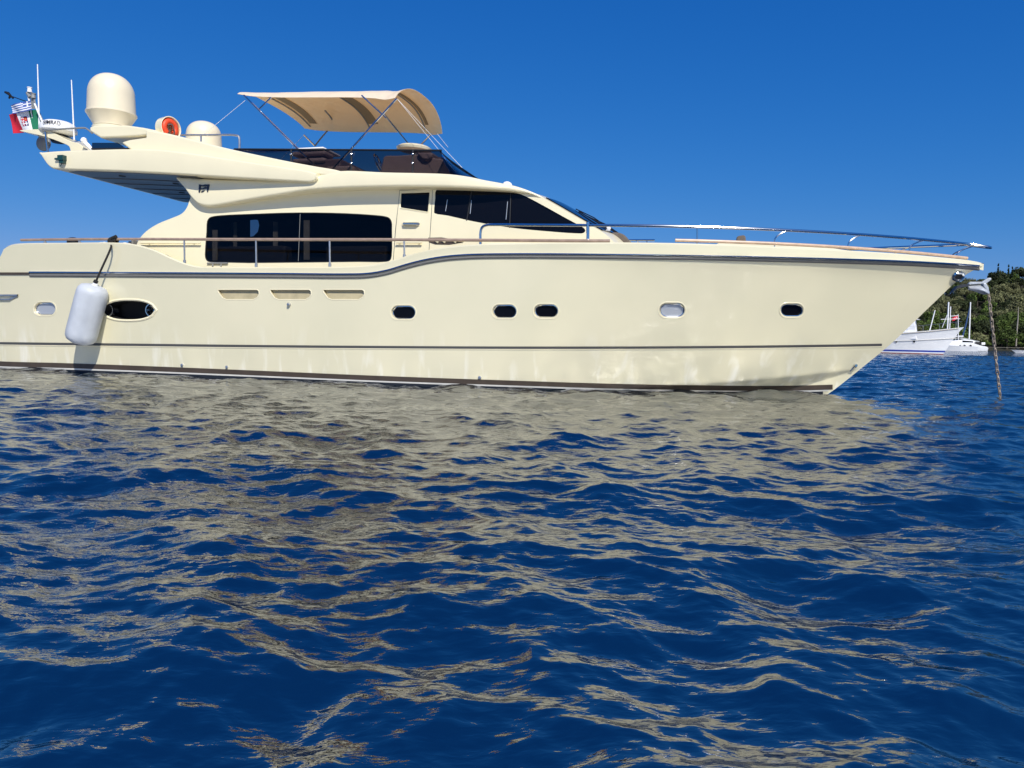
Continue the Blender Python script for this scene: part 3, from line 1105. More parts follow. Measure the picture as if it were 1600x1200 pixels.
# dark lining under the overhang
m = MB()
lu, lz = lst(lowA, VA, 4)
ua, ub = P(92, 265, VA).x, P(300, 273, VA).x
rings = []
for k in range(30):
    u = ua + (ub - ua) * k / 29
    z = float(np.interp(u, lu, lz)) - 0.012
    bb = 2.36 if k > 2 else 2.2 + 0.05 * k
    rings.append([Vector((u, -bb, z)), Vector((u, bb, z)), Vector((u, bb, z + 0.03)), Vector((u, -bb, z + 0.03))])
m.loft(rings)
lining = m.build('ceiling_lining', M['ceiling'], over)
for v in (-1.5, -0.75, 0.0, 0.75, 1.5):
    m = MB()
    pts = []
    for k in range(16):
        u = ua + 0.1 + (ub - ua - 0.15) * k / 15
        pts.append(Vector((u, v, float(np.interp(u, lu, lz)) - 0.012)))
    m.tube(pts, 0.012, 6)
    m.build('ceiling_seam', M['black'], lining)
for u_, v_ in ((0.35, -1.9), (0.35, 0.4), (0.6, -1.1), (0.6, 1.2), (0.85, 0.4), (0.85, 1.9)):
    m = MB()
    u = ua + (ub - ua) * u_
    m.lathe((u, v_, float(np.interp(u, lu, lz)) - 0.028), (0, 0, 1), [(0.07, 0), (0.085, 0.004), (0.085, 0.02)], 14)
    m.build('ceiling_lamp', M['black'], lining)

# side coaming rising into the radar arch
topB = [(196, 200.5), (206, 199.0), (222, 200.5), (250, 205), (300, 217), (350, 230), (400, 241), (450, 251.5), (490, 259), (530, 266.5), (540, 272)]
outB = crv(topB, 4)
botB = [(537, 279), (525, 277.5), (480, 270), (400, 257), (300, 242), (245, 236.5), (205, 236), (198, 231), (185, 221), (198, 217), (224, 213.2)]
outB = [tuple(p) for p in outB] + botB
outB = [p for p in outB if not (p[0] < 222 and p[1] < 210)]
m = MB()
def lean_pts(px, v, dz=0.07):
    q = [P(x, y, v) for x, y in px]
    z0 = min(p.z for p in q)
    return [Vector((p.x, p.y + dz * (p.z - z0), p.z)) for p in q]
fr = lean_pts(outB, VB)
m.prism(fr, [off_y(p, 0.30) for p in fr])
m.mirror_v()
coam = m.build('arch_coaming', M['cream'], yacht, bevel=0.05, bseg=3, angle=40)
# blade that carries the satellite dome
plat = [(143, 206), (142.5, 199.5), (150, 197), (200, 196.5), (225, 200), (252, 205.5), (236, 211), (222, 213.2), (190, 215), (160, 216.3)]
m = MB()
q = [P(x, y, -2.2) for x, y in plat]
m.prism([off_y(p, -0.06) for p in q], [Vector((p.x, 2.2, p.z)) for p in q])
m.build('arch_platform', M['cream'], yacht, bevel=0.04, bseg=3, angle=40)

def dome(cx, top, w, bot, v, name, base_w, neck):
    """satellite dome from its pixel box: centre column, top row, width, bottom row"""
    c = P(cx, bot, v)
    k = pxm(c)
    rad = w / 2 * k
    Ht = P(cx, top, v).z - c.z
    T = MB()
    hs = Ht * 0.26
    prof = [(rad * base_w, 0.0), (rad * base_w, Ht * 0.03), (rad * 1.0, hs * 0.84), (rad * 1.03, hs * 0.90), (rad * 1.03, hs), (rad * 0.985, hs * 1.03)]
    hc = Ht * 0.60
    prof += [(rad * 0.965, hc * 0.75), (rad * 0.95, hc)]
    for i in range(1, 13):
        a = math.pi / 2 * i / 12
        prof.append((rad * 0.95 * math.cos(a) ** 0.85, hc + (Ht - hc) * math.sin(a)))
    T.lathe(c, (0, 0, 1), prof, 40)
    o = T.build(name, M['dome'], yacht, angle=32)
    if neck:
        N = MB()
        N.lathe(c - Vector((0, 0, 0.12)), (0, 0, 1), [(rad * base_w * 1.05, 0), (rad * base_w * 1.05, 0.10), (rad * base_w * 0.8, 0.14)], 32)
        N.build('dome_foot', M['cream'], o)
    return o
dome(174.5, 116, 80, 199, -1.35, 'satellite_dome', 0.74, True)
dome(318.5, 190, 59, 245, 0.4, 'satellite_dome', 0.74, False)

# glass wind deflector behind the arch
m = MB()
q = [P(x, y, -2.2) for x, y in [(143, 234), (144, 223), (184, 223), (203, 236), (203, 240)]]
m.prism(q, [off_y(p, 0.02) for p in q])
m.build('wind_deflector', M['acrylic'], yacht)
m = MB(); m.tube([P(143, 232.5, -2.25), P(204, 232.0, -2.25)], 0.02, 6)
m.build('deflector_trim', M['black'], yacht)

# green starboard light on the overhang
m = MB(); c = P(97, 247, VA - 0.06)
m.box(c, (0.17, 0.14, 0.13)); m.box(c + Vector((0.01, 0, -0.10)), (0.13, 0.10, 0.07)); m.box(c + Vector((-0.16, 0.02, -0.01)), (0.16, 0.05, 0.045))
m.tube([c + Vector((0, 0, -0.12)), c + Vector((-0.06, 0, -0.2)), c + Vector((-0.02, 0.02, -0.24))], 0.012, 6)
m.build('starboard_light', M['green_light'], yacht, bevel=0.012)

# emblem on the moulding
m = MB()
EM = [[(310.6, 288.2), (313, 288.2), (313, 293), (312.6, 300), (311.2, 301), (310, 299.5), (310.4, 294)],
      [(324, 288), (326.6, 288), (326.4, 292), (325, 300.5), (323.4, 300.3), (323.2, 295)],
      [(313, 288.6), (317, 289), (320, 288), (324, 288.4), (324, 290.9), (320, 291.6), (316, 291.2), (313, 291)],
      [(313, 294.2), (317, 293.9), (320, 292.2), (323.5, 292.4), (323.3, 294.6), (319.5, 294.9), (316, 295.9), (313, 295.6)],
      [(314.2, 298.6), (317, 297.9), (319.4, 297), (319, 298.6), (316.5, 300), (314.6, 301.3)]]
for poly in EM:
    q = [P(x, y, -2.255) for x, y in poly]
    m.prism(q, [off_y(p, 0.14) for p in q])
m.build('builder_emblem', M['emblem'], yacht, smooth=False)
# small lamp on the brow
m = MB()
m.lathe(P(793, 289, -1.2), (0.2, 0, 1), [(0.12, -0.05), (0.12, 0.0), (0.09, 0.05), (0.04, 0.075), (0.01, 0.08)], 18)
m.build('brow_lamp', M['white'], fly)

# ------------------------------------------------------------------ flybridge screen, seats and helm
VS = -2.12
zs_b, zs_t = None, None
def screen():
    pts_b, pts_t = [], []
    side = np.linspace(366, 690, 34)
    yb = lambda x: float(np.interp(x, [366, 400, 450, 490, 530, 600, 690], [237, 246, 256, 263, 270, 273, 275]))
    yt = lambda x: float(np.interp(x, [366, 690], [233.0, 235.0]))
    for x in side:
        pts_b.append(P(x, yb(x), VS)); pts_t.append(P(x, yt(x), VS + 0.06))
    b0, t0 = pts_b[-1], pts_t[-1]
    ufb = P(759, 279, -0.8).x; uft = P(711, 238, -0.8).x
    zfb = P(752, 279.5, VL).z - 0.05
    n = 22
    for k in range(1, n + 1):
        a = math.pi / 2 * k / n
        sn = math.sin(a)
        e = 0.62
        fb = 1 - (1 - sn)
        pts_b.append(Vector((b0.x + (ufb - b0.x) * sn ** 0.8, b0.y * math.cos(a) ** e, b0.z + (zfb - b0.z) * sn)))
        pts_t.append(Vector((t0.x + (uft - t0.x) * sn ** 0.8, t0.y * math.cos(a) ** e, t0.z - 0.02 * sn)))
    return pts_b, pts_t
sb, st_ = screen()
m = MB()
full_b = sb + [Vector((p.x, -p.y, p.z)) for p in sb[::-1][1:]]
full_t = st_ + [Vector((p.x, -p.y, p.z)) for p in st_[::-1][1:]]
rings = []
for i, (a, b) in enumerate(zip(full_b, full_t)):
    mid = (a + b) / 2
    c = Vector((-9, 0, mid.z)) - mid
    inn = Vector((c.x * 0.1, c.y, 0)).normalized() * 0.015
    bul = -inn * 3.0
    rings.append([a, a.lerp(b, 0.33) + bul, a.lerp(b, 0.67) + bul, b, b + inn, a.lerp(b, 0.67) + bul + inn, a.lerp(b, 0.33) + bul + inn, a + inn])
m.loft(rings)
screen_o = m.build('flybridge_screen', M['acrylic'], yacht, angle=60)
m = MB(); m.tube(full_t, 0.022, 6)
m.build('screen_rail', M['black'], screen_o)
for x in (455, 549, 645):
    m = MB()
    yb = float(np.interp(x, [455, 549, 645], [258, 271, 274]))
    m.tube([P(x, 234, VS - 0.02), P(x, yb, VS - 0.02)], 0.022, 6)
    s = m.build('screen_post', M['black'], screen_o)
    for y in (241, 255):
        mm = MB()
        mm.lathe(P(x, y, VS - 0.04), (0, -1, 0), [(0.025, 0), (0.025, 0.02), (0.01, 0.03)], 10)
        mm.build('screen_fitting', M['steel'], s)

def cushion(px0, px1, py0, py1, v, depth, mt, name, parent, bev=0.05):
    a, b = P(px0, py1, v), P(px1, py0, v)
    m = MB()
    m.box(((a.x + b.x) / 2, v + depth / 2, (a.z + b.z) / 2), (abs(b.x - a.x), depth, abs(b.z - a.z)))
    return m.build(name, mt, parent, bevel=bev, bseg=3)
sofa = cushion(456, 532, 247, 276, -1.45, 2.2, M['brown_dark'], 'flybridge_sofa', yacht)
cushion(456, 507, 234, 244, -1.5, 0.5, M['brown_vinyl'], 'backrest', sofa)
cushion(456, 507, 245.5, 255, -1.52, 0.5, M['brown_vinyl'], 'backrest', sofa)
cushion(509, 552, 258, 276, -1.5, 0.9, M['brown_vinyl'], 'seat_cushion', sofa)
cushion(464, 505, 229, 234, -1.55, 0.9, M['white'], 'bar_top', yacht, 0.03)
helm = cushion(598, 690, 244, 285, -1.3, 2.6, M['brown_dark'], 'helm_console', yacht, 0.08)
m = MB()
q = [P(x, y, -1.5) for x, y in crv([(601, 244), (620, 243), (650, 241), (664, 242), (680, 247), (694, 250), (706, 259), (718, 272), (718, 284), (598, 284), (598, 250)], 3, True)]
m.prism(q, [off_y(p, 0.35) for p in q])
m.build('console_side', M['brown_vinyl'], helm, bevel=0.03)
m = MB()
q = [P(x, y, -1.6) for x, y in [(650, 238), (676, 238), (674, 246), (668, 250), (660, 249)]]
m.prism(q, [off_y(p, 0.6) for p in q])
m.build('head_cushion', M['brown_vinyl'], helm, bevel=0.04)
m = MB()
m.lathe(P(647, 238, -1.0), (0.05, 0, 1), [(0.3, 0), (0.42, 0.04), (0.44, 0.09), (0.36, 0.14), (0.2, 0.175), (0.02, 0.185)], 28)
m.build('instrument_cover', M['cream'], helm)
m = MB()
c = P(592, 256, -1.1)
ax = Vector((0.92, 0.1, 0.38)).normalized(); a1 = ax.orthogonal().normalized(); a2 = ax.cross(a1)
m.tube([c + (a1 * math.cos(t) + a2 * math.sin(t)) * 0.24 for t in np.linspace(0, 2 * math.pi, 28)[:-1]], 0.02, 8, closed=True)
for t in (0.3, 2.4, 4.5):
    m.tube([c, c + (a1 * math.cos(t) + a2 * math.sin(t)) * 0.24], 0.012, 6)
m.build('steering_wheel', M['steel'], helm)

# stainless rail beside the small dome
m = MB()
m.tube(crv([P(283, 211, -1.9), P(330, 211, -1.9), P(366, 211, -1.9), P(372.5, 213, -1.9), P(374, 217, -1.9), P(374, 236, -1.9)], 4), 0.026, 8)
m.tube([P(314, 211, -1.9), P(314, 232, -1.9)], 0.024, 8)
m.build('flybridge_rail', M['steel_dull'], yacht)

# ------------------------------------------------------------------ bimini
VBN, VBF = -1.62, 1.62
def bimini():
    # stations along the top: near lower edge pixel, crown rise
    near = [(371, 146.5), (394, 150), (440, 152), (500, 152), (550, 152), (585, 153.5), (602, 155.5), (617, 153)]
    rise = [0.20, 0.26, 0.31, 0.33, 0.34, 0.37, 0.40, 0.42]
    pts = crv([(x, y, 100 * r) for (x, y), r in zip(near, rise)], 6)
    rings = []
    N = 26
    L = len(pts)
    for i, p in enumerate(pts):
        c = P(p.x, p.y, VBN)
        r = p.z / 100
        wob = 0.004 * math.sin(i * 1.3) + 0.006 * math.sin(i * 0.45 + 1)
        ring_o, ring_i = [], []
        for k in range(N + 1):
            t = -1 + 2 * k / N
            prof = (1 - abs(t) ** 3.2) ** 0.75 if abs(t) < 1 else 0
            fwd = 0.0
            if i > L - 20:
                fwd = 0.10 * ((i - (L - 20)) / 19) * (1 - t * t) ** 0.8
            if i < 7:
                fwd = -0.26 * (7 - i) / 7 * (1 - t * t)
            z = c.z + (r + 0.10 * (1 - t * t)) * prof + wob * (1 - t * t)
            ring_o.append(Vector((c.x + fwd, VBF * t, z)))
            ring_i.append(Vector((c.x + fwd, VBF * t * 0.995, z - 0.006)))
        rings.append(ring_o + ring_i[::-1])
    return rings
rg = bimini()
bim = MB(); bim.loft(rg)
bim_o = bim.build('bimini_canopy', M['canvas'], yacht, angle=50)
m = MB()
for j in (4, len(rg) // 2 - 4, len(rg) - 12):
    half_n = len(rg[0]) // 2
    pts = [p + Vector((0, 0, -0.03)) for p in rg[j][1:half_n - 1]]
    m.tube(pts, 0.02, 6)
m.build('canopy_hoop', M['grey_plastic'], bim_o)
for j in (5, len(rg) // 2 - 4, len(rg) - 11):
    # sewn bands under the canopy
    m = MB()
    half_n = len(rg[0]) // 2
    a = rg[j][half_n:][::-1]; b = rg[min(j + 2, len(rg) - 1)][half_n:][::-1]
    top = [p + Vector((0, 0, -0.012)) for p in a[2:-2]]; tb = [p + Vector((0, 0, -0.012)) for p in b[2:-2]]
    rr = [[x, y, y + Vector((0, 0, -0.006)), x + Vector((0, 0, -0.006))] for x, y in zip(top, tb)]
    m.loft(rr)
    m.build('canopy_band', mat('tan_canvas_band', (0.30, 0.22, 0.13), rough=0.9), bim_o)
def pole(a, b, va, vb=None, r=0.024, name='canopy_pole'):
    m = MB()
    m.tube([P(*a, va), P(*b, va if vb is None else vb)], r, 8)
    return m.build(name, M['steel'], bim_o)
pole((381, 149), (497, 264), -1.66, -1.9)
pole((403, 172), (424, 152), -1.66, -1.62, 0.018)
pole((620, 154), (520, 264), -1.66, -1.9)
pole((565, 149), (603, 184), -1.66, -1.66, 0.018)
pole((600, 178), (641, 228), -1.62, 1.3, 0.02)
pole((475, 211), (492, 228), 1.6, 1.6)
pole((680, 203), (656, 228), 1.6, 1.6)
m = MB()
m.tube(crv([P(492, 228, 1.6), P(503, 214, 1.6), P(516, 199, 1.6), P(519.5, 190, 1.4), P(515, 181, 0.9), P(508, 173, 0.4)], 4), 0.022, 8)
m.build('canopy_pole', M['grey_plastic'], bim_o)
for a, b, va, vb in (((383, 157), (316, 212), -1.66, -1.9), ((474, 212), (432, 256), 1.6, 0.6), ((621, 155), (687, 236), -1.66, -1.9), ((621, 155), (722, 262), -1.66, -1.5), ((680, 205), (700, 230), 1.6, 1.2)):
    m = MB(); m.tube([P(*a, va), P(*b, vb)], 0.0045, 5)
    m.build('stay_wire', M['white_cloth'], bim_o)

# ------------------------------------------------------------------ radar mast
VM = -1.1
m = MB()
wing = crv([(30, 204), (38, 202.6), (66, 202.4), (80, 206), (112, 221.5), (122, 223.5), (131, 231), (137, 239), (112, 239), (108, 229), (100, 224.5), (70, 213.5), (48, 208.5)], 3, True)
q = [P(x, y, VM - 0.35) for x, y in wing]
zmx = max(p.z for p in q)
m.prism(q, [off_y(p, 0.8) for p in q])
mast = m.build('radar_bracket', M['cream'], yacht, bevel=0.02)
m = MB()
c = P(91, 206.0, VM)
k = pxm(c)
rr = 31 * k
m.lathe(c, (0.03, 0, 1), [(rr * 0.55, -0.09), (rr * 0.80, -0.06), (rr * 0.99, 0.0), (rr * 1.0, 0.02), (rr * 0.99, 0.08), (rr * 0.95, 0.15), (rr * 0.86, 0.215), (rr * 0.66, 0.265), (rr * 0.35, 0.295), (rr * 0.02, 0.305)], 64)
radar = m.build('radar_dome', M['white'], yacht, angle=40)
m = MB()
m.lathe(c - Vector((0, 0, 0.30)), (0, 0, 1), [(rr * 0.35, 0), (rr * 0.5, 0.12), (rr * 0.55, 0.20)], 24)
m.build('radar_foot', M['black'], radar)
# lettering wrapped round the radome
def lettering(text, x0, x1, ybase, ytop):
    cu = bpy.data.curves.new('lettering', 'FONT')
    cu.body = text
    cu.size = 1.0
    cu.extrude = 0.02
    cu.offset = 0.008
    to = bpy.data.objects.new('lettering', cu)
    COL.objects.link(to)
    bpy.context.view_layer.update()
    dg = bpy.context.evaluated_depsgraph_get()
    me = bpy.data.meshes.new_from_object(to.evaluated_get(dg))
    bpy.data.objects.remove(to)
    co = np.array([v.co[:] for v in me.vertices])
    w = co[:, 0].max(); hgt = co[:, 1].max()
    toc = Vector((CAM_L.x - c.x, CAM_L.y - c.y, 0)).normalized()
    rtv = Vector((-toc.y, toc.x, 0))
    new = []
    for x, y, z in co:
        px = x0 + (x1 - x0) * x / w
        t = (px - 91) / 31 * 0.985
        t = max(min(t, 0.97), -0.97)
        zz = 0.095 + (y / hgt) * 0.105
        rad = rr * float(np.interp(zz, [0.02, 0.08, 0.15, 0.215], [1.0, 0.99, 0.95, 0.86])) + 0.028 + (0.006 if z > 0 else 0)
        an = math.asin(t)
        new.append(c + toc * (rad * math.cos(an)) + rtv * (rad * math.sin(an)) + Vector((0, 0, zz)))
    mb = MB()
    mb.v = new
    for p in me.polygons:
        mb.face(list(p.vertices))
    return mb.build('lettering', M['black'], radar, smooth=False)
lettering('SIMRAD', 67.5, 94.5, 0, 0)
m = MB()
m.tube(crv([P(66, 204, -1.5), P(90, 202, -1.5), P(120, 200.3, -1.5), P(132, 200, -1.5), P(138, 203, -1.6), P(144, 208, -1.7)], 4), 0.024, 8)
m.build('arch_rail', M['grey_plastic'], yacht)
m = MB(); m.tube([P(71, 206, -1.5), P(75, 238, -1.5)], 0.026, 8)
m.build('bracket_post', M['steel'], yacht)
m = MB()
m.lathe(P(70, 224.5, -0.5), (0.1, -1, 0), [(0.20, 0), (0.22, 0.02), (0.22, 0.07), (0.15, 0.10), (0.02, 0.11)], 28)
m.build('loudspeaker', M['grey_plastic'], yacht)
# spotlight
m = MB()
m.lathe(P(131, 219.5, -1.6), (0.3, -0.3, 1), [(0.02, -0.09), (0.07, -0.06), (0.085, 0), (0.06, 0.06), (0.01, 0.085)], 18)
m.tube([P(131, 221, -1.6), P(137, 227, -1.6), P(145, 235, -1.6)], [0.05, 0.06, 0.04], 10)
m.build('searchlight', M['white'], yacht)
# small box-frame mast with all-round lights
tower = MB()
tower.tube([P(44, 150, VM), P(55, 204, VM)], 0.022, 8)
tower.tube([P(54, 162, VM - .2), P(70, 200, VM - .2)], 0.024, 8)
tower_o = tower.build('light_mast', M['white'], yacht)
m = MB()
m.tube([P(53, 156, VM), P(69, 193, VM)], 0.016, 6)
m.prism([P(x, y, VM) for x, y in [(48, 154), (55, 154), (57, 170), (49, 170)]], [P(x, y, VM + 0.1) for x, y in [(48, 154), (55, 154), (57, 170), (49, 170)]])
m.tube([P(43, 145, VM), P(47, 152, VM)], 0.05, 8)
m.build('mast_head', M['grey_plastic'], tower_o)
for cx, y0, y1, w, mt in ((46.4, 136.5, 143, 0.062, 'white'), (52.2, 146, 152.5, 0.062, 'grey_plastic')):
    m = MB()
    b, t = P(cx, y1, VM), P(cx, y0, VM)
    hh = t.z - b.z
    m.lathe(b, (0, 0, 1), [(w * 1.05, -0.02), (w * 1.05, 0.0), (w * 0.92, 0.02), (w * 0.9, hh - 0.02), (w * 1.1, hh - 0.02), (w * 1.1, hh)], 18)
    m.build('mast_light', M[mt], tower_o)
m = MB()
m.tube([P(42, 158.5, VM), P(36, 156.8, VM), P(17, 150, VM)], 0.012, 6)
m.tube([P(8, 144, VM), P(13, 146, VM), P(16.5, 149.5, VM)], [0.03, 0.045, 0.03], 8)
m.tube([P(16.5, 149, VM), P(14, 154, VM)], [0.04, 0.02], 8)
m.tube([P(17, 150, VM), P(20.5, 153.5, VM)], [0.03, 0.025], 8)
m.build('wind_vane', M['black'], tower_o)
for a, b in (((58.6, 100.5), (61.5, 200)), ((111.6, 125), (116, 219))):
    m = MB()
    m.tube([P(*b, VM - 0.1), P((a[0] + b[0]) / 2, (a[1] + b[1]) / 2, VM - 0.1), P(*a, VM - 0.1)], [0.022, 0.018, 0.013], 8)
    m.build('whip_antenna', M['white'], yacht)

# ------------------------------------------------------------------ rails
def vrail(inset):
    return lambda u, z: -max(half(min(u, U_TIP) - 0.0, 2.8) - inset, 0.0) if u < U_TIP else 0.0
TEAK1 = [(33, 375), (100, 374), (200, 373.6), (300, 373.9), (450, 374.3), (600, 374.5), (700, 375), (800, 375.6), (900, 376.2), (953, 376.4)]
rail_aft = MB()
pts = [hit(x, y, vrail(0.09)) for x, y in crv(TEAK1, 5)]
rail_aft.tube(pts, 0.034, 8)
aft_rail = rail_aft.build('teak_handrail', M['teak'], yacht)
def stanchion(x0, y0, x1, y1, par, r=0.021, foot=True):
    m = MB()
    a, b = hit(x0, y0, vrail(0.09)), hit(x1, y1, vrail(0.09))
    m.tube([a, b], r, 8)
    if foot:
        m.tube([b + Vector((0, 0, 0.07)), b + Vector((0, 0, -0.03))], r * 1.7, 8)
    return m.build('stanchion', M['steel_dull'], par)
for x, yb in ((70, 382), (124, 382), (288, 411), (400, 416.5), (515, 416.5), (631.5, 402.5)):
    stanchion(x, 375, x + 0.5, yb, aft_rail)
TOPR = [(751, 384), (751, 362), (754, 354.8), (761, 351.6), (770, 351.2), (850, 351.6), (918, 352), (1000, 352.6), (1100, 354.8), (1205, 358.6), (1300, 363.6), (1400, 370.6), (1470, 377), (1510, 381.2)]
def vtop(u, z):
    return -max(half(min(u, U_TIP) - 0.0, 2.8) - 0.13, 0.0)
top_near = [hit(x, y, vtop) for x, y in crv(TOPR, 4)]
tip = P(1548, 387, 0.0)
last = top_near[-1]
arc = []
for k in range(1, 9):
    a = math.pi / 2 * k / 8
    arc.append(Vector((last.x + (tip.x - last.x) * math.sin(a), last.y * math.cos(a), last.z + (tip.z - last.z) * math.sin(a))))
top_near = top_near + arc
m = MB()
m.tube(top_near + [Vector((p.x, -p.y, p.z)) for p in top_near[::-1][1:]], 0.030, 10)
bow_rail = m.build('bow_rail', M['steel'], yacht)
for x0, y0, xm, ym, x1, y1 in ((918.5, 347, 918.5, 365, 918, 383), (1089.5, 355, 1089.5, 370, 1089, 384.5), (1231, 360, 1211, 373, 1210, 389), (1345, 367, 1326, 380, 1325, 395), (1445, 375, 1422, 386, 1421, 401), (1526, 383, 1496, 396, 1494.5, 408)):
    m = MB()
    a, mm_, b = hit(x0, y0, vtop), hit(xm, ym, vtop), hit(x1, y1, vtop)
    if x0 - x1 > 5:
        path = crv([a, a.lerp(mm_, 0.6) + Vector((0, 0, 0.03)), mm_, b], 5)
    else:
        path = [a, mm_, b]
    r = 0.034 if x0 < 1000 else 0.015
    m.tube(path, r, 8)
    m.build('stanchion', M['steel'], bow_rail)
    if x0 > 1000:
        f = MB(); f.tube([Vector((p.x, -p.y, p.z)) for p in path], r, 8)
        f.build('stanchion', M['steel'], bow_rail)
TEAK2 = [(1055, 375.5), (1100, 376.6), (1200, 380.2), (1300, 385.4), (1400, 392.6), (1460, 398), (1511, 403.4)]
m = MB()
m.tube([hit(x, y, vrail(0.10)) for x, y in crv(TEAK2, 5)], 0.034, 8)
bt = m.build('teak_bow_rail', mat('pale_teak', (0.55, 0.39, 0.27), rough=0.4, noise=0.15, nscale=7), yacht)
bt['label'] = 'pale sun-bleached teak rail along the bow'

# ------------------------------------------------------------------ foredeck
m = MB()
rings = []
trunk = [(1115, 384), (1124, 379.6), (1150, 378.8), (1200, 380.6), (1260, 384.5), (1320, 389.5), (1372, 394.5), (1380, 397.5)]
for p in crv(trunk, 4):
    a = P(p.x, p.y, -1.0)
    s = min(1.0, (P(1382, 397, -1.0).x - a.x) / 1.2 + 0.15)
    w = max(min(1.05 * min(1, 0.5 + 0.5 * s), half(a.x, a.z - 0.5) - 0.25), 0.12)
    rings.append([Vector((a.x, -w, a.z - 0.5)), Vector((a.x, -w, a.z - 0.05)), Vector((a.x, -w + 0.06, a.z)), Vector((a.x, w - 0.06, a.z)), Vector((a.x, w, a.z - 0.05)), Vector((a.x, w, a.z - 0.5))])
m.loft(rings)
m.build('foredeck_trunk', M['cream'], yacht, angle=30)
m = MB()
q = [P(x, y, -1.3) for x, y in crv([(955.5, 366), (957, 363.3), (965, 363), (974, 366), (980, 371.5), (984, 379), (985, 388), (963, 388), (962, 376)], 3, True)]
m.prism(q, [off_y(p, 2.4) for p in q])
m.build('sunpad_backrest', M['taupe'], yacht, bevel=0.03)
m = MB()
q = [P(x, y, -0.6) for x, y in [(1150.5, 382), (1150.5, 371.5), (1153, 368.5), (1163, 367), (1165, 370), (1166, 382)]]
m.prism(q, [off_y(p, 1.2) for p in q])
m.build('headrest_cushion', M['taupe'], yacht, bevel=0.03)
m = MB()
m.tube([P(983, 375.3, -1.5), P(1023, 375.3, -1.5)], 0.022, 8)
for x in (997, 1010.5):
    m.tube([P(x, 376, -1.5), P(x + 1, 386, -1.5)], 0.018, 8)
m.build('foredeck_grab_rail', M['steel'], yacht)
m = MB()
m.lathe(P(951, 356.5, -1.2), (0.3, 0, 1), [(0.06, -0.08), (0.06, 0), (0.03, 0.04)], 12)
m.build('deck_light', M['white'], yacht)
# bow roller under the tip
m = MB()
q = [P(x, y, -0.14) for x, y in [(1489, 457), (1497, 450), (1513, 447.5), (1515, 444.5), (1507, 443.5), (1497, 446.5)]]
m.prism(q, [off_y(p, 0.28) for p in q])
m.build('bow_roller', M['antifoul'], yacht)
# bathing platform at the stern, outside the picture
m = MB()
m.box((U_AFT - 0.85, 0, 0.42), (1.7, 4.2, 0.22))
m.build('swim_platform', M['cream'], yacht, bevel=0.06)
# cockpit fittings seen over the stern bulwark
m = MB()
m.lathe(P(115, 384, -1.9), (0, 0, 1), [(0.16, 0), (0.16, 0.12), (0.10, 0.14), (0.12, 0.20), (0.05, 0.22)], 18)
m.build('capstan', M['black'], yacht)

# ------------------------------------------------------------------ things that rest on or hang from the yacht
# fender with its rope
ft, fb = P(146.5, 450, -3.02), P(124.5, 533, -3.02)
fk = pxm(ft)
frd = 26.3 * fk
fax = (fb - ft).normalized()
fl = (fb - ft).length
fend = thing('fender', 'plump white boat fender hanging by black rope against the cream hull', 'fender', fb, BOAT_M)
m = MB()
prof = [(0.02, -0.075), (frd * 0.45, -0.07), (frd * 0.78, -0.03), (frd * 0.94, 0.05), (frd * 0.99, 0.14), (frd, 0.3), (frd * 1.0, fl * 0.5), (frd, fl - 0.22), (frd * 0.97, fl - 0.10), (frd * 0.85, fl - 0.02), (frd * 0.55, fl + 0.045), (frd * 0.2, fl + 0.06), (0.02, fl + 0.06)]
m.lathe(ft, fax, prof, 36)
m.build('fender_body', mat('white_fender_vinyl', (0.53, 0.56, 0.60), rough=0.5, noise=0.10, nscale=2.5, bump=0.01, bscale=5), fend, angle=60)
eye = P(149.5, 443, -3.02)
m = MB()
m.tube([ft - fax * 0.02, eye, P(149.5, 440, -3.02)], [0.085, 0.06, 0.05], 12)
m.build('fender_eye', M['white'], fend)
knot = hit(177, 376, vrail(0.09))
m = MB()
pr = [P(149.5, 441, -3.02), P(155, 428, -3.0), P(173, 388, -2.98), Vector((knot.x, knot.y - 0.07, knot.z - 0.1)), Vector((knot.x, knot.y - 0.06, knot.z))]
m.tube(crv(pr, 4), 0.024, 8)
m.tube([P(148.8, 441.5, -3.04), P(150.5, 438.5, -3.04)], 0.055, 8)
for k in range(5):
    u = knot.x - 0.09 + k * 0.045
    m.tube([Vector((u + 0.02 * math.sin(t), knot.y + 0.06 * math.cos(t), knot.z + 0.065 * math.sin(t))) for t in np.linspace(0, 2 * math.pi, 13)[:-1]], 0.024, 6, closed=True)
kx = hit(184, 370.5, vrail(0.09))
m.tube([Vector((knot.x, knot.y - 0.06, knot.z + 0.05)), Vector((kx.x, kx.y - 0.05, kx.z + 0.01))], [0.04, 0.045], 8)
for dx in (-0.06, 0.0, 0.05):
    m.tube([Vector((knot.x + dx, knot.y - 0.08, knot.z - 0.02)), Vector((knot.x + dx * 0.6 - 0.03, knot.y - 0.09, knot.z - 0.18))], 0.022, 6)
m.build('rope', M['rope_black'], fend)

# life ring in a round case on the arch
lc = P(267.5, 200, -1.9)
lr = thing('life_ring', 'orange horseshoe life ring stowed in a round cream case on the arch', 'life ring', lc - Vector((0, 0, 0.28)), BOAT_M)
lax = (BOAT_I.to_3x3() @ Vector((0.86, -0.50, 0.02))).normalized()
m = MB()
m.lathe(lc - lax * 0.26, lax, [(0.26, 0), (0.285, 0.02), (0.29, 0.26), (0.275, 0.265), (0.262, 0.25), (0.255, 0.06), (0.1, 0.05)], 36)
m.build('ring_case', M['cream'], lr)
m = MB()
a1 = lax.orthogonal().normalized()
a1 = (Vector((0, 0, 1)) - lax * lax.z).normalized(); a2 = lax.cross(a1)
m.tube([lc - lax * 0.06 + (a1 * math.cos(t) + a2 * math.sin(t)) * 0.165 for t in np.linspace(-2.5, 2.5, 30)], 0.078, 12)
m.build('ring', M['orange'], lr)
m = MB()
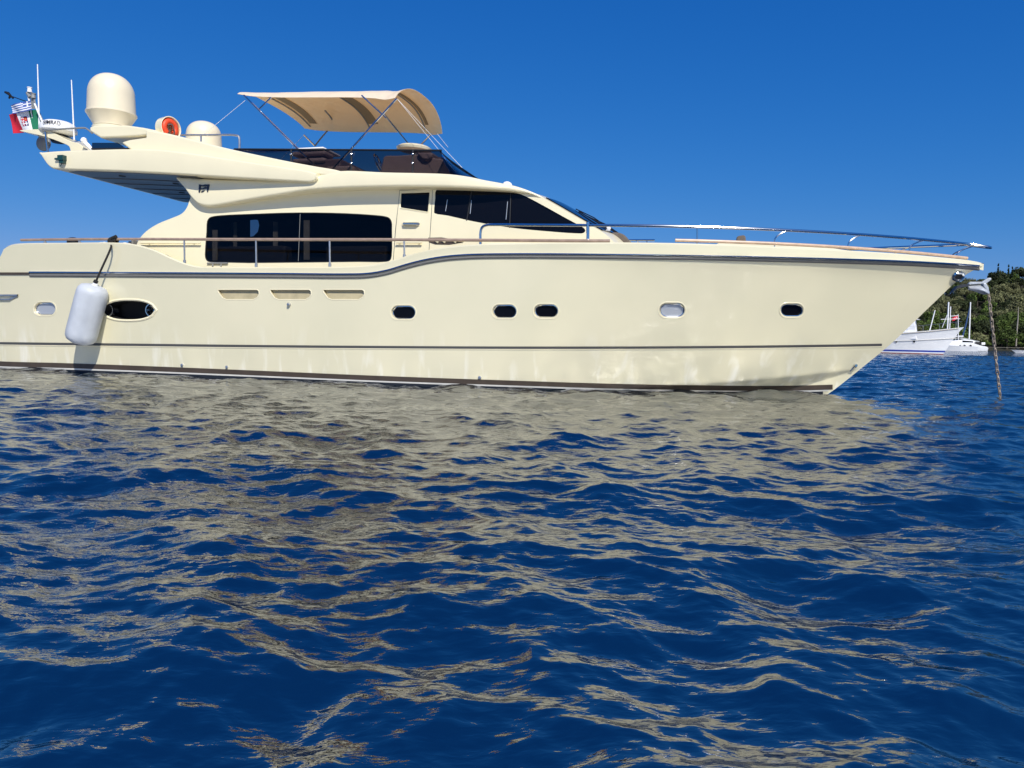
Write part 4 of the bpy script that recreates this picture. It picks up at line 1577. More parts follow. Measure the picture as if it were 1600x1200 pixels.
m.tube(crv([lc + a1 * 0.06 + a2 * 0.1, lc + lax * 0.03 + a1 * 0.08, lc + lax * 0.02 - a2 * 0.05, lc - a1 * 0.12 - a2 * 0.09, lc - a1 * 0.17 + a2 * 0.01, lc - a1 * 0.05 + a2 * 0.07], 4), 0.02, 6)
m.build('strap', M['brown_dark'], lr)

# flags: cloth grids with their pattern per face
def flag(name, label, corners, pattern, mats, nu, nv, wave, frame_pt, group=None):
    """corners: px of hoist-top, fly-top, fly-bottom, hoist-bottom"""
    v0 = VM - (0.16 if name == 'courtesy_flag' else 0.03)
    a, b, c, d = [P(x, y, v0) for x, y in corners]
    T = thing(name, label, 'flag', a.lerp(d, 0.5), BOAT_M, group)
    m = MB()
    for j in range(nv + 1):
        for i in range(nu + 1):
            s, t = i / nu, j / nv
            p = a.lerp(b, s).lerp(d.lerp(c, s), t)
            wv = wave * math.sin(s * 7.5 + t * 1.8) * (0.25 + s)
            p = p + Vector((0, wv, 0.35 * wave * math.sin(s * 6 + 2.4 * t)))
            m.v.append(p)
    W_ = nu + 1
    for j in range(nv):
        for i in range(nu):
            m.face((j * W_ + i, j * W_ + i + 1, (j + 1) * W_ + i + 1, (j + 1) * W_ + i), pattern((i + .5) / nu, (j + .5) / nv))
    o = m.build('cloth', mats, T, angle=80)
    sd = o.modifiers.new('thick', 'SOLIDIFY'); sd.thickness = 0.004
    return T
def greek(s, t):
    row = min(int(t * 9), 8)
    if s < 0.37 and row < 5:
        return 0 if (row == 2 or abs(s - 0.185) < 0.04) else 1
    return row % 2 ^ 1 if False else (1 if row % 2 == 0 else 0)
flag('courtesy_flag', 'small blue and white striped flag with white cross on the light mast', [(47.5, 157.5), (14.5, 163.5), (19.5, 178), (49, 171.5)], greek, [M['flag_white'], M['flag_blue']], 54, 36, 0.035, None)
def ensign(s, t):
    if s < 0.34:
        return 0
    if s > 0.66:
        return 2
    x, y = (s - 0.40) / 0.20, (t - 0.24) / 0.46
    if 0 <= x <= 1 and 0 <= y <= 1:
        if x < 0.1 or x > 0.9 or y < 0.08 or y > 0.94:
            return 4
        qx, qy = (x - 0.1) / 0.8, (y - 0.08) / 0.86
        hx, hy = (qx * 2) % 1, (qy * 2) % 1
        if qx < 0.5 and qy < 0.5:
            return 3 if abs(hx - 0.5) < 0.22 and abs(hy - 0.5) < 0.3 else 2
        if qx >= 0.5 and qy < 0.5:
            return 2 if abs(hx - 0.5) < 0.14 or abs(hy - 0.5) < 0.14 else 1
        if qx < 0.5:
            return 1 if abs(hx - 0.5) < 0.16 or abs(hy - 0.5) < 0.16 else 4
        return 1 if abs(hx - 0.5) < 0.16 or abs(hy - 0.5) < 0.16 else 2
    return 1
flag('ensign', 'red, white and green ensign with a crest, drooping below the striped flag', [(60, 171), (11, 178), (20, 209), (70, 203)], ensign, [M['flag_green'], M['flag_white'], M['flag_red'], M['flag_gold'], M['flag_navy']], 72, 40, 0.05, None)

# wicker chair and towel in the cockpit
wc = P(204, 384, -1.2)
ch = thing('wicker_chair', 'grey wicker chair behind the stern bulwark near the cabin', 'chair', (wc.x, -1.2, wc.z - 0.72), BOAT_M)
m = MB(); m.box((wc.x - 0.05, -0.9, wc.z - 0.02), (0.55, 0.06, 0.36)); m.box((wc.x + 0.22, -1.15, wc.z - 0.12), (0.06, 0.5, 0.5))
m.build('backrest', M['wicker'], ch, bevel=0.02)
m = MB(); m.box((wc.x - 0.05, -1.15, wc.z - 0.30), (0.55, 0.5, 0.08)); m.build('seat', M['wicker'], ch, bevel=0.02)
for dx in (-0.28, 0.2):
    for dv in (-0.22, 0.22):
        m = MB(); m.box((wc.x + dx, -1.15 + dv, wc.z - 0.52), (0.05, 0.05, 0.40)); m.build('leg', M['wicker'], ch)
for (x0, x1, yt), lab in (((145, 172, 377), 'crumpled white towel on the stern bulwark left of the fender rope'), ((186, 198, 378), 'white cloth corner on the stern bulwark right of the fender rope')):
    m = MB()
    NX, NY = 14, 6
    grid = []
    for j in range(NY + 1):
        for i in range(NX + 1):
            p = P(x0 + (x1 - x0) * i / NX, 382.5, -2.35)
            top = P((x0 + x1) / 2, yt, -2.35).z
            hh = (top - p.z) * (math.sin(math.pi * i / NX) ** 0.6) * math.sin(math.pi * j / NY) ** 0.5
            m.v.append(Vector((p.x, -2.45 + 0.45 * j / NY, p.z + hh * (0.7 + 0.3 * math.sin(i * 2.3 + j)) + 0.004)))
    for j in range(NY):
        for i in range(NX):
            m.face((j * (NX + 1) + i, j * (NX + 1) + i + 1, (j + 1) * (NX + 1) + i + 1, (j + 1) * (NX + 1) + i))
    tb = P((x0 + x1) / 2, 384, -2.3)
    T = thing('towel', lab, 'towel', tb, BOAT_M)
    o = m.build('cloth', M['white_cloth'], T, angle=80)
    sd = o.modifiers.new('thick', 'SOLIDIFY'); sd.thickness = 0.02

# anchor and chain
an0 = P(1530, 446, 0)
M['anchor'] = mat('anchor_galvanising', (0.50, 0.53, 0.56), rough=0.5, metal=0.45, noise=0.12, nscale=10)
anc = thing('anchor', 'galvanised plough anchor hanging from the bow of the cream yacht', 'anchor', an0 - Vector((0, 0, 0.25)), BOAT_M)
m = MB()
sh_ = [(1513, 443.5), (1516, 440.2), (1535, 440.2), (1544, 434.2), (1548.5, 434.0), (1549.6, 436.5), (1542, 442.6), (1538, 444.8), (1534, 443.6), (1514, 444.6)]
q = [P(x, y, -0.05) for x, y in sh_]
m.prism(q, [off_y(p, 0.10) for p in q])
m.build('shank', M['anchor'], anc, bevel=0.015)
m = MB()
ridge = [P(x, y, 0) for x, y in [(1512, 446), (1522, 445.5), (1533, 445), (1540, 448), (1546, 455)]]
for sgn in (-1, 1):
    outer = [P(x, y, 0) + Vector((0, sgn * w, 0)) for (x, y), w in zip([(1514, 451), (1525, 452), (1534, 455), (1541, 458), (1545.5, 457)], (0.06, 0.16, 0.22, 0.16, 0.03))]
    rr_ = [[a, b, b + Vector((0, 0, -0.03)), a + Vector((0, 0, -0.03))] for a, b in zip(ridge, outer)]
    m.loft(rr_)
m.build('fluke', M['anchor'], anc, bevel=0.008)
m = MB()
q = [P(x, y, -0.09) for x, y in [(1536, 442), (1541, 442.5), (1545, 449), (1546, 456), (1541, 453), (1537, 447)]]
m.prism(q, [off_y(p, 0.18) for p in q])
m.build('crown', M['anchor'], anc, bevel=0.015)
ca = P(1544.5, 458, -0.02)
cbw = BOAT_I @ WG(1563.5, 628, -0.15)
chain = MB()
path = []
for k in range(101):
    s = k / 100
    p = ca.lerp(cbw, s)
    p.z -= 0.10 * math.sin(math.pi * s) * 0.3
    path.append(p)
Ltot = sum((path[i + 1] - path[i]).length for i in range(100))
nl = 30
link = Ltot / nl
for k in range(nl):
    s0 = (k + 0.5) / nl
    p = ca.lerp(cbw, s0)
    tg = (cbw - ca).normalized()
    side = tg.orthogonal().normalized()
    if k % 2:
        side = tg.cross(side)
    ang = 0.35 * math.sin(k * 1.7)
    side = (side * math.cos(ang) + tg.cross(side) * math.sin(ang)).normalized()
    hl, hw_ = link * 0.74, link * 0.30
    pts = []
    for t in np.linspace(0, 2 * math.pi, 15)[:-1]:
        x, y = math.cos(t), math.sin(t)
        pts.append(p + tg * (hl * (x * 0.62 + (0.38 if x > 0.1 else -0.38 if x < -0.1 else 0))) + side * (hw_ * y))
    chain.tube(pts, link * 0.14, 6, closed=True)
T = thing('anchor_chain', 'rusty grey anchor chain dropping from the anchor into the sea', 'chain', Vector((cbw.x, cbw.y, 0.0)), BOAT_M)
chain.build('chain_links', mat('weathered_chain', (0.40, 0.33, 0.26), rough=0.6, metal=0.3, noise=0.4, nscale=9), T, angle=80)

# ------------------------------------------------------------------ hill, trees
SHORE = 238.0
def hillz(x, y):
    d = y - SHORE - 4 * math.sin(x * 0.045) - 2.0 * math.sin(x * 0.13 + 1)
    s = min(max(d / 66.0, 0.0), 1.0)
    s = s * s * (3 - 2 * s) * 0.35 + 0.65 * s
    crest = float(np.interp(x, [10, 60, 120, 165, 175, 186, 200, 215, 260, 300], [0, 11, 18, 19.5, 20.5, 22.5, 26.0, 28, 28, 20]))
    z = crest * s + 0.9 * math.sin(x * 0.11 + y * 0.07) * s
    if d < 0:
        z = max(d * 0.5, -2.5)
    if d > 66:
        z -= min((d - 66) * 0.05, 8)
    return z + min(max(d, 0), 2) * 0.35
m = MB()
xs = np.linspace(5, 320, 100); ys = np.concatenate([np.linspace(226, 312, 60), np.linspace(316, 480, 14)])
for y in ys:
    for x in xs:
        m.v.append(Vector((x, y, hillz(x, y))))
nx = len(xs)
for j in range(len(ys) - 1):
    for i in range(nx - 1):
        m.face((j * nx + i, j * nx + i + 1, (j + 1) * nx + i + 1, (j + 1) * nx + i))
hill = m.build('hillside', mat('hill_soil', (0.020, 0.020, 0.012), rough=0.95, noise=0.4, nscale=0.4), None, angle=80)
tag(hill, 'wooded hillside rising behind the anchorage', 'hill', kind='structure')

def leaf_material(name, col):
    m, t, p = new_mat(name)
    p.inputs['Roughness'].default_value = 0.75
    p.inputs['Specular IOR Level'].default_value = 0.25
    at = t.nodes.new("ShaderNodeAttribute"); at.attribute_name = 'tone'
    oi = t.nodes.new("ShaderNodeObjectInfo")
    mr = t.nodes.new("ShaderNodeMapRange")
    mr.inputs['To Min'].default_value = 0.7; mr.inputs['To Max'].default_value = 1.35
    t.links.new(oi.outputs['Random'], mr.inputs['Value'])
    mu = t.nodes.new("ShaderNodeMath"); mu.operation = 'MULTIPLY'
    t.links.new(at.outputs['Fac'], mu.inputs[0]); t.links.new(mr.outputs[0], mu.inputs[1])
    mx = t.nodes.new("ShaderNodeMix"); mx.data_type = 'RGBA'; mx.blend_type = 'MULTIPLY'
    mx.inputs[0].default_value = 1.0
    mx.inputs[6].default_value = (*col, 1)
    t.links.new(mu.outputs[0], mx.inputs[7])
    t.links.new(mx.outputs[2], p.inputs['Base Color'])
    return m
LEAF = {'olive': leaf_material('olive_foliage', (0.145, 0.150, 0.066)), 'green': leaf_material('green_foliage', (0.070, 0.105, 0.021)),
        'dark': leaf_material('dark_foliage', (0.036, 0.048, 0.015)), 'cypress': leaf_material('cypress_foliage', (0.014, 0.030, 0.014))}
BARK = mat('bark', (0.07, 0.055, 0.04), rough=0.9, noise=0.3, nscale=6)

def crown_mesh(name, kind, height, rad, seed, nclump=26, per=64, leaf=0.34):
    rg_ = np.random.default_rng(seed)
    V, F, T = [], [], []
    for c in range(nclump):
        if kind == 'cypress':
            h = rg_.uniform(0.04, 1.0)
            rr_ = rad * (1 - h ** 1.6) * 0.75 + 0.05
            an = rg_.uniform(0, 6.28)
            cc = np.array([rr_ * 0.5 * math.cos(an), rr_ * 0.5 * math.sin(an), height * h])
            cr = max(rr_ * 0.75, 0.22)
        else:
            d = rg_.normal(size=3); d /= np.linalg.norm(d)
            d[2] = abs(d[2]) * 0.9 - 0.25
            q = rg_.uniform(0.45, 1.0) ** 0.5
            cc = np.array([d[0] * rad * q * 0.86, d[1] * rad * q * 0.86, height * 0.56 + d[2] * height * 0.42 * q])
            cr = rad * rg_.uniform(0.22, 0.40)
        tone = math.exp(rg_.normal(0, 0.28))
        for k in range(per):
            n = rg_.normal(size=3); n /= np.linalg.norm(n)
            pos = cc + n * cr * rg_.uniform(0.55, 1.08) * np.array([1, 1, 0.8])
            a = n * 0.7 + rg_.normal(size=3) * 0.6 + np.array([0, 0, 0.35]); a /= np.linalg.norm(a)
            b = np.cross(a, rg_.normal(size=3)); b /= np.linalg.norm(b)
            e = np.cross(a, b)
            s = leaf * rg_.uniform(0.6, 1.25)
            o = len(V)
            V += [tuple(pos - b * s), tuple(pos + e * s * 0.55), tuple(pos + b * s), tuple(pos - e * s * 0.55)]
            F.append((o, o + 1, o + 2, o + 3))
            T += [tone * math.exp(rg_.normal(0, 0.12))] * 4
    me = bpy.data.meshes.new(name)
    me.from_pydata(V, [], F)
    at = me.attributes.new('tone', 'FLOAT', 'POINT')
    at.data.foreach_set('value', np.array(T, dtype=np.float32))
    me.materials.append(LEAF[kind])
    return me

def trunk_mesh(name, height, r, seed, limbs=5):
    rg_ = random.Random(seed)
    m = MB()
    top = Vector((rg_.uniform(-.3, .3), rg_.uniform(-.3, .3), height * 0.55))
    m.tube([Vector((0, 0, -0.8)), Vector((0.05, 0, height * 0.2)), top * 0.8, top], [r * 1.25, r, r * 0.8, r * 0.5], 7)
    for k in range(limbs):
        a = rg_.uniform(0, 6.28)
        s = top * rg_.uniform(0.55, 0.95)
        e = s + Vector((math.cos(a), math.sin(a), rg_.uniform(0.5, 1.1))) * height * 0.24
        m.tube([s, s.lerp(e, .5) + Vector((0, 0, 0.1)), e], [r * 0.5, r * 0.35, r * 0.12], 5)
    me = bpy.data.meshes.new(name)
    me.from_pydata([tuple(p) for p in m.v], [], m.f)
    me.materials.append(BARK)
    return me

PROTO = {}
for kind in ('olive', 'green', 'dark'):
    PROTO[kind] = []
    for s in range(3):
        hgt = 6.6 + s * 0.9
        PROTO[kind].append((crown_mesh('crown', kind, hgt, 3.3 + 0.35 * s, hash(kind) % 97 + s * 13 if False else {'olive': 3, 'green': 40, 'dark': 80}[kind] + s), trunk_mesh('trunk', hgt, 0.24, s + 5)))
PROTO['cypress'] = [(crown_mesh('crown', 'cypress', 9.0, 1.25, 120, 40, 40, 0.26), trunk_mesh('trunk', 6.0, 0.16, 50, 0))]
LABEL = {'olive': 'grey-green rounded olive tree on the wooded hillside', 'green': 'mid-green bushy tree on the wooded hillside', 'dark': 'dark green spreading tree on the wooded hillside'}
GROUP = {'olive': 'olive trees on the hillside', 'green': 'green bushy trees on the hillside', 'dark': 'dark trees on the hillside'}

def place_tree(kind, x, y, sc, label, group, name='tree', zs=1.0, var=None):
    cm, tm = PROTO[kind][var if var is not None else random.randrange(len(PROTO[kind]))]
    e = bpy.data.objects.new(name, None)
    COL.objects.link(e)
    e.location = (x, y, hillz(x, y) - 0.15)
    e.rotation_euler = (0, 0, random.uniform(0, 6.28))
    e.scale = (sc, sc, sc * zs)
    tag(e, label, 'tree', group)
    for nm, me in (('crown', cm), ('trunk', tm)):
        o = bpy.data.objects.new(nm, me)
        COL.objects.link(o)
        o.parent = e

spots = []
tries = 0
while tries < 6000 and len(spots) < 260:
    tries += 1
    y = SHORE + 0.5 + 74 * random.random() ** 1.25
    xmin = 0.515 * y; xmax = 0.715 * y
    x = random.uniform(xmin, xmax)
    if hillz(x, y) < 0.25:
        continue
    if all((x - a) ** 2 + ((y - b) * 1.0) ** 2 > 4.1 ** 2 for a, b in spots):
        spots.append((x, y))
for x, y in spots:
    d = (y - SHORE) / 74
    r = random.random()
    kind = ('olive' if r < 0.62 else 'green' if r < 0.8 else 'dark') if d > 0.42 else ('green' if r < 0.55 else 'olive' if r < 0.72 else 'dark')
    sc = random.uniform(0.62, 0.98) if d > 0.25 else random.uniform(0.75, 1.1)
    place_tree(kind, x, y, sc, LABEL[kind], GROUP[kind], name={'olive': 'olive_tree', 'green': 'bushy_tree', 'dark': 'spreading_tree'}[kind])
# low bushes leaning over the water's edge
xb = 0.50 * SHORE
while xb < 0.72 * SHORE:
    yb_ = SHORE + 4 * math.sin(xb * 0.045) + 2.0 * math.sin(xb * 0.13 + 1) + random.uniform(0.6, 2.0)
    kind = 'green' if random.random() < 0.6 else 'dark'
    place_tree(kind, xb, yb_, random.uniform(0.42, 0.62), {'green': 'low green bush overhanging the shoreline', 'dark': 'low dark bush overhanging the shoreline'}[kind], {'green': 'green bushes along the shoreline', 'dark': 'dark bushes along the shoreline'}[kind], 'shore_bush', zs=0.75)
    xb += random.uniform(1.8, 3.2)
# trees on the skyline
def crest_at(px, ydepth):
    p = W(px, 440, ydepth)
    return p.x, p.y
for px, top, sc, lab in ((1545, 425.5, 0.45, 'small dark cypress just right of the yacht bow tip'), (1558.5, 410.5, 1.0, 'tallest dark cypress rising from the skyline clump'), (1574.5, 412.5, 0.85, 'slim dark cypress standing alone on the skyline'), (1580.5, 415.5, 0.75, 'shorter dark cypress at the right of the skyline pair')):
    x, y = crest_at(px, 300)
    zt = W(px, top, 300).z
    zg = hillz(x, y)
    s = max((zt - zg) / 9.2, 0.3)
    place_tree('cypress', x, y, min(s, 0.8) if sc > 0.5 else s, lab, None, 'cypress_tree', zs=s / min(s, 0.8) if sc > 0.5 else 1.0)
for px, top, var in ((1553, 418, 0), (1562, 416, 1), (1569, 421, 2)):
    x, y = crest_at(px, 302)
    zt = W(px, top, 302).z
    s = max((zt - hillz(x, y)) / (7.2 + var * .9), 0.4)
    place_tree('dark', x, y, s * 0.75, 'dark tree in the skyline clump below the tallest cypress', 'dark clump trees on the skyline', 'spreading_tree', zs=1.33, var=var)
# pale bare pole standing among the trees
pp = W(1590, 513, 243)
pb = bpy.data.objects.new('bare_trunk', None); COL.objects.link(pb)
m = MB(); a, b = W(1589, 516, 241), W(1591.3, 480, 241)
T = thing('bare_tree', 'pale bare tree trunk among the trees near the right edge', 'tree', a - Vector((0, 0, 2)), None)
bpy.data.objects.remove(pb)
m.tube([a - Vector((0, 0, 5)), a, a.lerp(b, .5) + Vector((0.1, 0, 0)), b], [0.22, 0.2, 0.16, 0.06], 7)
m.build('trunk', mat('pale_bark', (0.30, 0.27, 0.23), rough=0.9), T)

# ------------------------------------------------------------------ other boats
def simple_hull(T, L, beam, zbow, zstern, draft_h, mats, rake=1.5, flare=0.25, name='hull', nst=40, fine=2.0, stripe=None, frame_u=Vector((1, 0, 0)), frame_v=Vector((0, 1, 0)), org=Vector((0, 0, 0)), stern_w=0.8, sweep=1.6):
    """displacement hull: bow at +L, stern at 0 along frame_u"""
    rings = []
    levels = [-0.4, 0.0] + list(stripe or []) + [0.35, 0.6, 0.85, 1.0]
    for i in range(nst + 1):
        s = (i / nst)
        zs = zstern + (zbow - zstern) * s ** sweep
        near, far = [], []
        zl = []
        for lv in levels:
            z = lv if lv <= 0 or lv in (stripe or []) else None
            zz = z if z is not None else (max(stripe) if stripe else 0) + (zs - (max(stripe) if stripe else 0)) * lv
            zl.append(zz)
        for zz in zl:
            fr_ = min(max(zz / zbow, 0), 1)
            ustem_ = L - rake * (1 - fr_) ** 0.8
            u = s * ustem_
            w = beam / 2 * (1 - flare * (1 - fr_)) * (1 - max(s - 0.35, 0) ** fine / 0.65 ** fine) * (stern_w + (1 - stern_w) * min(s / 0.3, 1))
            near.append(org + frame_u * u - frame_v * max(w, 0.0) + Vector((0, 0, zz)))
            far.append(org + frame_u * u + frame_v * max(w, 0.0) + Vector((0, 0, zz)))
        rings.append(near + far[::-1])
    m = MB()
    n = len(rings[0])
    nl = len(levels)
    for r in rings:
        m.v.extend(r)
    for i in range(nst):
        for k in range(n):
            k2 = (k + 1) % n
            lev = k if k < nl else n - 1 - k
            lev2 = min(k if k < nl - 1 else (n - 2 - k), nl)
            mi = 0
            if len(mats) > 1 and k != nl - 1 and k != n - 1:
                low = min(k, k2) if k < nl else min(n - 1 - k, n - 1 - k2)
                mi = mats[1].get(low, 0)
            m.face((i * n + k, i * n + k2, (i + 1) * n + k2, (i + 1) * n + k), mi)
    m.face(list(range(n))[::-1]); m.face([nst * n + k for k in range(n)])
    return m.build(name, mats[0], T, weld=True, angle=40)

# white boat with the blue boot stripe, its stern hidden behind the yacht
D1 = 103.0
bw = WG(1474, 554.0)                      # stem at the waterline
bdir = Vector((0.86, -0.51, 0)); bside = Vector((0.51, 0.86, 0))
k1 = bw.y / F_PX
LB = 19.0
tipw = W(1501, 511, (bw.y) * 0.985)
rk = 2.1
stern = bw - bdir * (LB - rk)
stern.z = 0
wb = thing('white_boat', 'white displacement motor boat with blue boot stripe, half hidden behind the yacht bow', 'boat', stern + bdir * 8, None)
hz = tipw.z
wh_ = simple_hull(wb, LB, 5.2, hz, 2.1, 0, ([M['white'], M['blue_hull'], M['red_hull']], {0: 2, 1: 2, 2: 0, 3: 1}), rake=rk, flare=0.5, stripe=[0.10, 0.26, 0.48], frame_u=bdir, frame_v=bside, org=stern, fine=2.2, sweep=2.2)
def on_wb(u, dv, z):
    return stern + bdir * u + bside * dv + Vector((0, 0, z))
def wb_w(u, z):
    s = u / (LB - rk * (1 - min(z / hz, 1)) ** 0.8)
    return 2.6 * (1 - 0.5 * (1 - min(z / hz, 1))) * (1 - max(s - 0.35, 0) ** 2.2 / 0.65 ** 2.2)
def wb_z(u):
    return 2.1 + (hz - 2.1) * (u / LB) ** 2.2
for f_, dz in ((0.97, 0.0), (0.62, 0.0)):
    m = MB()
    rr_ = []
    for k in range(30):
        u = 2 + (LB - 2.6) * k / 29
        z = wb_z(u) * f_
        w = wb_w(u, z) + 0.03
        rr_.append(on_wb(u, -w, z))
    m.tube(rr_, 0.045, 6)
    m.build('rub_strake', M['white_stripe'] if f_ < 0.9 else M['rope_pale'], wh_)
for u in (7.2, 9.4, 11.6, 13.6):
    m = MB()
    z = 1.28 + 0.02 * u
    w = wb_w(u, z)
    m.lathe(on_wb(u, -w - 0.005, z), -bside + bdir * 0.25, [(0.13, -0.1), (0.13, 0.03), (0.09, 0.035)], 14)
    m.build('porthole', M['dark_glass'], wh_)
m = MB()
for a, b, z0, z1, w in ((5.0, 13.9, 0.0, 2.5, 1.4),):
    zb = wb_z(a) + z0 - 0.3
    q = [on_wb(a, -w, zb), on_wb(b, -w, zb), on_wb(b - 0.35, -w + .15, zb + z1), on_wb(a + 0.3, -w + .15, zb + z1)]
    m.prism(q, [p + bside * (2 * w) for p in q])
m.build('deckhouse', M['white'], wb, bevel=0.06)
m = MB()
q = [on_wb(5.2, -1.35, wb_z(5.0) + 2.2), on_wb(14.1, -1.35, wb_z(5.0) + 2.2), on_wb(13.6, -1.35, wb_z(5.0) + 2.38), on_wb(5.2, -1.35, wb_z(5.0) + 2.38)]
m.prism(q, [p + bside * 2.7 for p in q]); m.build('roof_visor', M['white'], wb)
# gangway spar and bow rails of the white boat
m = MB()
q = W(1457.5, 512, bw.y); r_ = W(1466, 484.5, bw.y)
q = Vector((q.x, bw.y + 1.2, wb_z(LB - 5) - 0.3)); r_ = Vector((r_.x, bw.y + 1.2, r_.z))
m.tube([q, r_], 0.06, 6); m.build('boarding_spar', M['white'], wb)
m = MB()
pts = [on_wb(u, -wb_w(u, wb_z(u)) + 0.1, wb_z(u) + 0.75) for u in np.linspace(11, LB - 0.3, 14)]
m.tube(pts, 0.018, 5)
for p in pts[::3]:
    m.tube([p, p - Vector((0, 0, 0.8))], 0.016, 5)
m.build('guard_rail', M['steel_dull'], wb)

# anchored sailing yacht beyond it, mostly hidden: mast and boom show
def mast_boat(name, label, px_mast, py_top, py_base, depth, px0, px1, deck_py, D, navy=False):
    pass
D2 = 170.0
g2 = W(1480, 549.2, D2); g2.z = 0
sb_ = thing('sailing_yacht', 'white sailing yacht behind the white boat, its twin bare masts rising past the yacht bow', 'sailing boat', g2, None)
simple_hull(sb_, 12.0, 3.6, 1.5, 1.1, 0, ([M['white'], M['navy_sail']], {0: 1}), rake=1.4, flare=0.3, stripe=[0.12], frame_u=Vector((-0.94, 0.34, 0)), frame_v=Vector((-0.34, -0.94, 0)), org=g2 + Vector((5.5, -1.6, 0)))
for a, b, r_ in (((1482.2, 472), (1479, 545), 0.15), ((1485.4, 479), (1482.4, 545), 0.10)):
    m = MB(); m.tube([W(*b, D2), W(*a, D2)], r_, 8)
    m.build('mast', M['white'], sb_)
for a, b in (((1480, 492), (1472, 512)), ((1470, 499), (1500, 498)), ((1485, 494), (1497, 493))):
    m = MB(); m.tube([W(*b, D2), W(*a, D2)], 0.06, 6)
    m.build('spar', M['white'], sb_)
m = MB()
q = W(1480, 541, D2)
m.box((q.x, q.y, 1.5), (4.5, 1.8, 0.6)); m.build('coachroof', M['white'], sb_, bevel=0.1)

# catamaran near the shore
D3 = 222.0
def C3(x, y, dd=0.0):
    return W(x, y, D3 + dd)
ct = thing('catamaran', 'white sailing catamaran moored by the wooded shore with dark fenders along its side', 'sailing boat', Vector((C3(1511, 547).x, C3(1511, 547).y, 0)), None)
for dv in (0.0, 5.0):
    m = MB()
    top = crv([(1478.5, 538.5), (1484, 534.8), (1500, 534.8), (1516, 535.6), (1528, 539.3), (1540, 542), (1541.8, 544)], 4)
    rr_ = []
    for p in top:
        a = C3(p.x, p.y, dv)
        z = max(a.z, 0.35)
        w = 0.75
        rr_.append([Vector((a.x, a.y - w, z)), Vector((a.x, a.y - w * 0.85, 0.3)), Vector((a.x, a.y - w * 0.5, -0.4)), Vector((a.x, a.y + w * 0.5, -0.4)), Vector((a.x, a.y + w * 0.85, 0.3)), Vector((a.x, a.y + w, z))])
    m.loft(rr_)
    m.build('hull', M['white'], ct, angle=40)
m = MB()
q = [C3(x, y, 0.6) for x, y in [(1484, 536), (1486, 533), (1500, 531.5), (1508, 530.5), (1521, 532), (1529, 536.5), (1530, 541)]]
m.prism(q, [p + Vector((0, 4.4, 0)) for p in q]); cbn = m.build('bridge_deck', M['white'], ct, bevel=0.1)
m = MB()
q = [C3(x, y, 0.52) for x, y in [(1487, 535.6), (1498, 535.6), (1498, 534.7), (1487, 534.9)]]
m.prism(q, [p + Vector((0, 0.2, 0)) for p in q])
q = [C3(x, y, 0.5) for x, y in [(1504, 532), (1520, 533.2), (1521, 535), (1504, 534.8)]]
m.prism(q, [p + Vector((0, 0.2, 0)) for p in q])
m.build('window', M['dark_glass'], cbn)
m = MB()
q = [C3(x, y, 1.2) for x, y in [(1491.5, 524.5), (1505.5, 524.5), (1505.5, 526), (1491.5, 526)]]
m.prism(q, [p + Vector((0, 3, 0)) for p in q])
for x in (1493, 1503):
    m.tube([C3(x, 526, 1.3), C3(x, 535, 1.3)], 0.05, 6)
m.build('bimini', M['white'], ct)
m = MB()
q = [C3(x, y, 1.2) for x, y in crv([(1498, 527.5), (1508, 528.2), (1522, 531.5), (1531, 533.5), (1529, 534.5), (1515, 532.2), (1504, 530)], 3, True)]
m.prism(q, [p + Vector((0, 2.6, 0)) for p in q])
m.build('sprayhood', mat('grey_sailcloth', (0.35, 0.37, 0.36), rough=0.9), ct)
m = MB()
m.box((C3(1526, 536.5, 1).x, C3(1526, 536, 1).y, C3(1526, 536.5, 1).z), (1.7, 2.0, 0.7)); m.build('cockpit_opening', M['recess_black'], ct)
m = MB()
a, b = C3(1534, 535, 0.5), C3(1540, 538.7, 0.5)
m.box(((a.x + b.x) / 2, a.y + 0.5, (a.z + b.z) / 2), (b.x - a.x, 0.8, a.z - b.z)); m.build('stern_locker', M['white'], ct, bevel=0.06)
m = MB(); m.tube([C3(1514, 536, 2.5), C3(1516.4, 472, 2.5)], [0.20, 0.15], 8); m.build('mast', M['white'], ct)
m = MB(); m.tube([C3(1503.8, 526.5, 2.5), C3(1509, 508, 2.5), C3(1513.6, 488, 2.5), C3(1516, 475, 2.5)], [0.22, 0.24, 0.16, 0.05], 8); m.build('furled_sail', M['navy_sail'], ct)
m = MB(); m.tube([C3(1497.6, 535, 1), C3(1497.0, 491, 1)], 0.10, 6); m.build('flagpole', M['white'], ct)
for x in (1491, 1499.5, 1507, 1516.5):
    m = MB()
    p = C3(x, 542, -1.0)
    m.lathe(Vector((p.x, p.y, p.z - 0.45)), (0, 0, 1), [(0.08, -0.1), (0.28, 0.05), (0.30, 0.85), (0.08, 1.05)], 10)
    T = thing('boat_fender', {1491: 'leftmost dark fender along the catamaran side', 1499.5: 'second dark fender from the left along the catamaran side', 1507: 'third dark fender from the left along the catamaran side', 1516.5: 'rightmost dark fender along the catamaran side'}[x], 'fender', Vector((p.x, p.y, p.z - 0.45)), None, 'fenders along the catamaran')
    m.build('fender_body', M['black'], T)
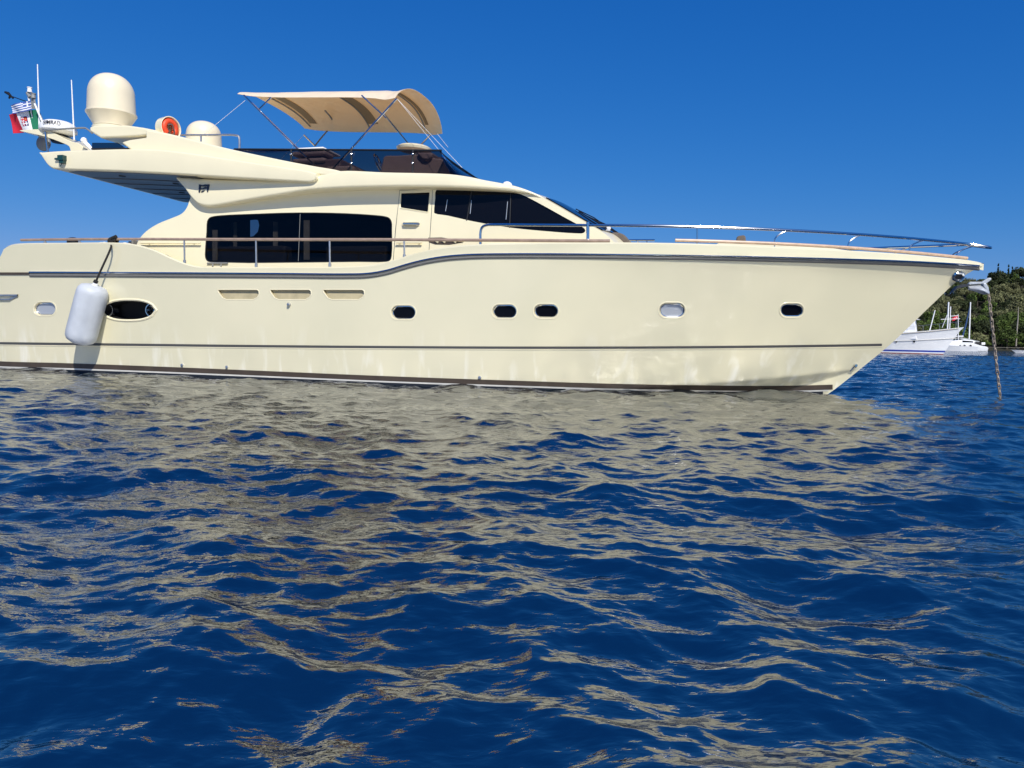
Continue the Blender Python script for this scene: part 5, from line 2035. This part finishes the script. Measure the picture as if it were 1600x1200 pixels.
# red flag on the catamaran's pole
a = C3(1496.8, 492, 0.9)
T = thing('red_flag', 'small red flag with white crescent and star flying by the white boat bow', 'flag', a, None)
m = MB()
NU, NV = 30, 20
for j in range(NV + 1):
    for i in range(NU + 1):
        s, t = i / NU, j / NV
        p = C3(1496.8 - 8.8 * s, 492.5 + 6.5 * s * 0.55 + 5.5 * t, 0.9)
        m.v.append(p + Vector((0, 0.12 * math.sin(6 * s), 0)))
for j in range(NV):
    for i in range(NU):
        s, t = (i + .5) / NU * 1.5, (j + .5) / NV
        cres = math.hypot(s - 0.48, t - 0.5) < 0.26 and math.hypot(s - 0.56, t - 0.5) > 0.21
        star = math.hypot(s - 0.84, t - 0.5) < 0.10
        m.face((j * (NU + 1) + i, j * (NU + 1) + i + 1, (j + 1) * (NU + 1) + i + 1, (j + 1) * (NU + 1) + i), 1 if cres or star else 0)
m.build('cloth', [M['flag_red'], M['flag_white']], T, angle=80)
# mooring line to the shore
m = MB()
pts = crv([C3(1541, 542.3, 0.5), W(1570, 543.0, 232), W(1600, 543.1, 240), W(1625, 542.3, 246)], 6)
m.tube(pts, 0.03, 5)
T = thing('mooring_line', 'thin pale mooring line stretched from the catamaran to the shore', 'rope', pts[0], None)
m.build('rope', M['rope_pale'], T)
# low white boat at the right edge
D4 = 150.0
g4 = WG(1580.5, 551.3); g4.z = 0
lb = thing('dinghy', 'low white motor dinghy cut by the right edge of the picture', 'boat', g4 + Vector((2.4, 0, 0)), None)
sc_ = g4.y / F_PX
org4 = g4 + Vector((6.0, 0.3, 0))
simple_hull(lb, 6.0, 2.0, 0.62, 0.45, 0, ([M['white'], M['grey_rubber']], {0: 1}), rake=1.0, flare=0.35, stripe=[0.08], frame_u=Vector((-1, 0.0, 0)), frame_v=Vector((0, -1, 0)), org=org4)
m = MB(); m.box((org4.x - 4.6, org4.y, 0.72), (0.35, 0.4, 0.35)); m.tube([Vector((org4.x - 4.6, org4.y, 0.5)), Vector((org4.x - 4.4, org4.y, 1.0))], 0.09, 8)
m.build('bow_locker', M['black'], lb, bevel=0.04)
for o in bpy.data.objects:
    if '_off' in o:
        del o['_off']
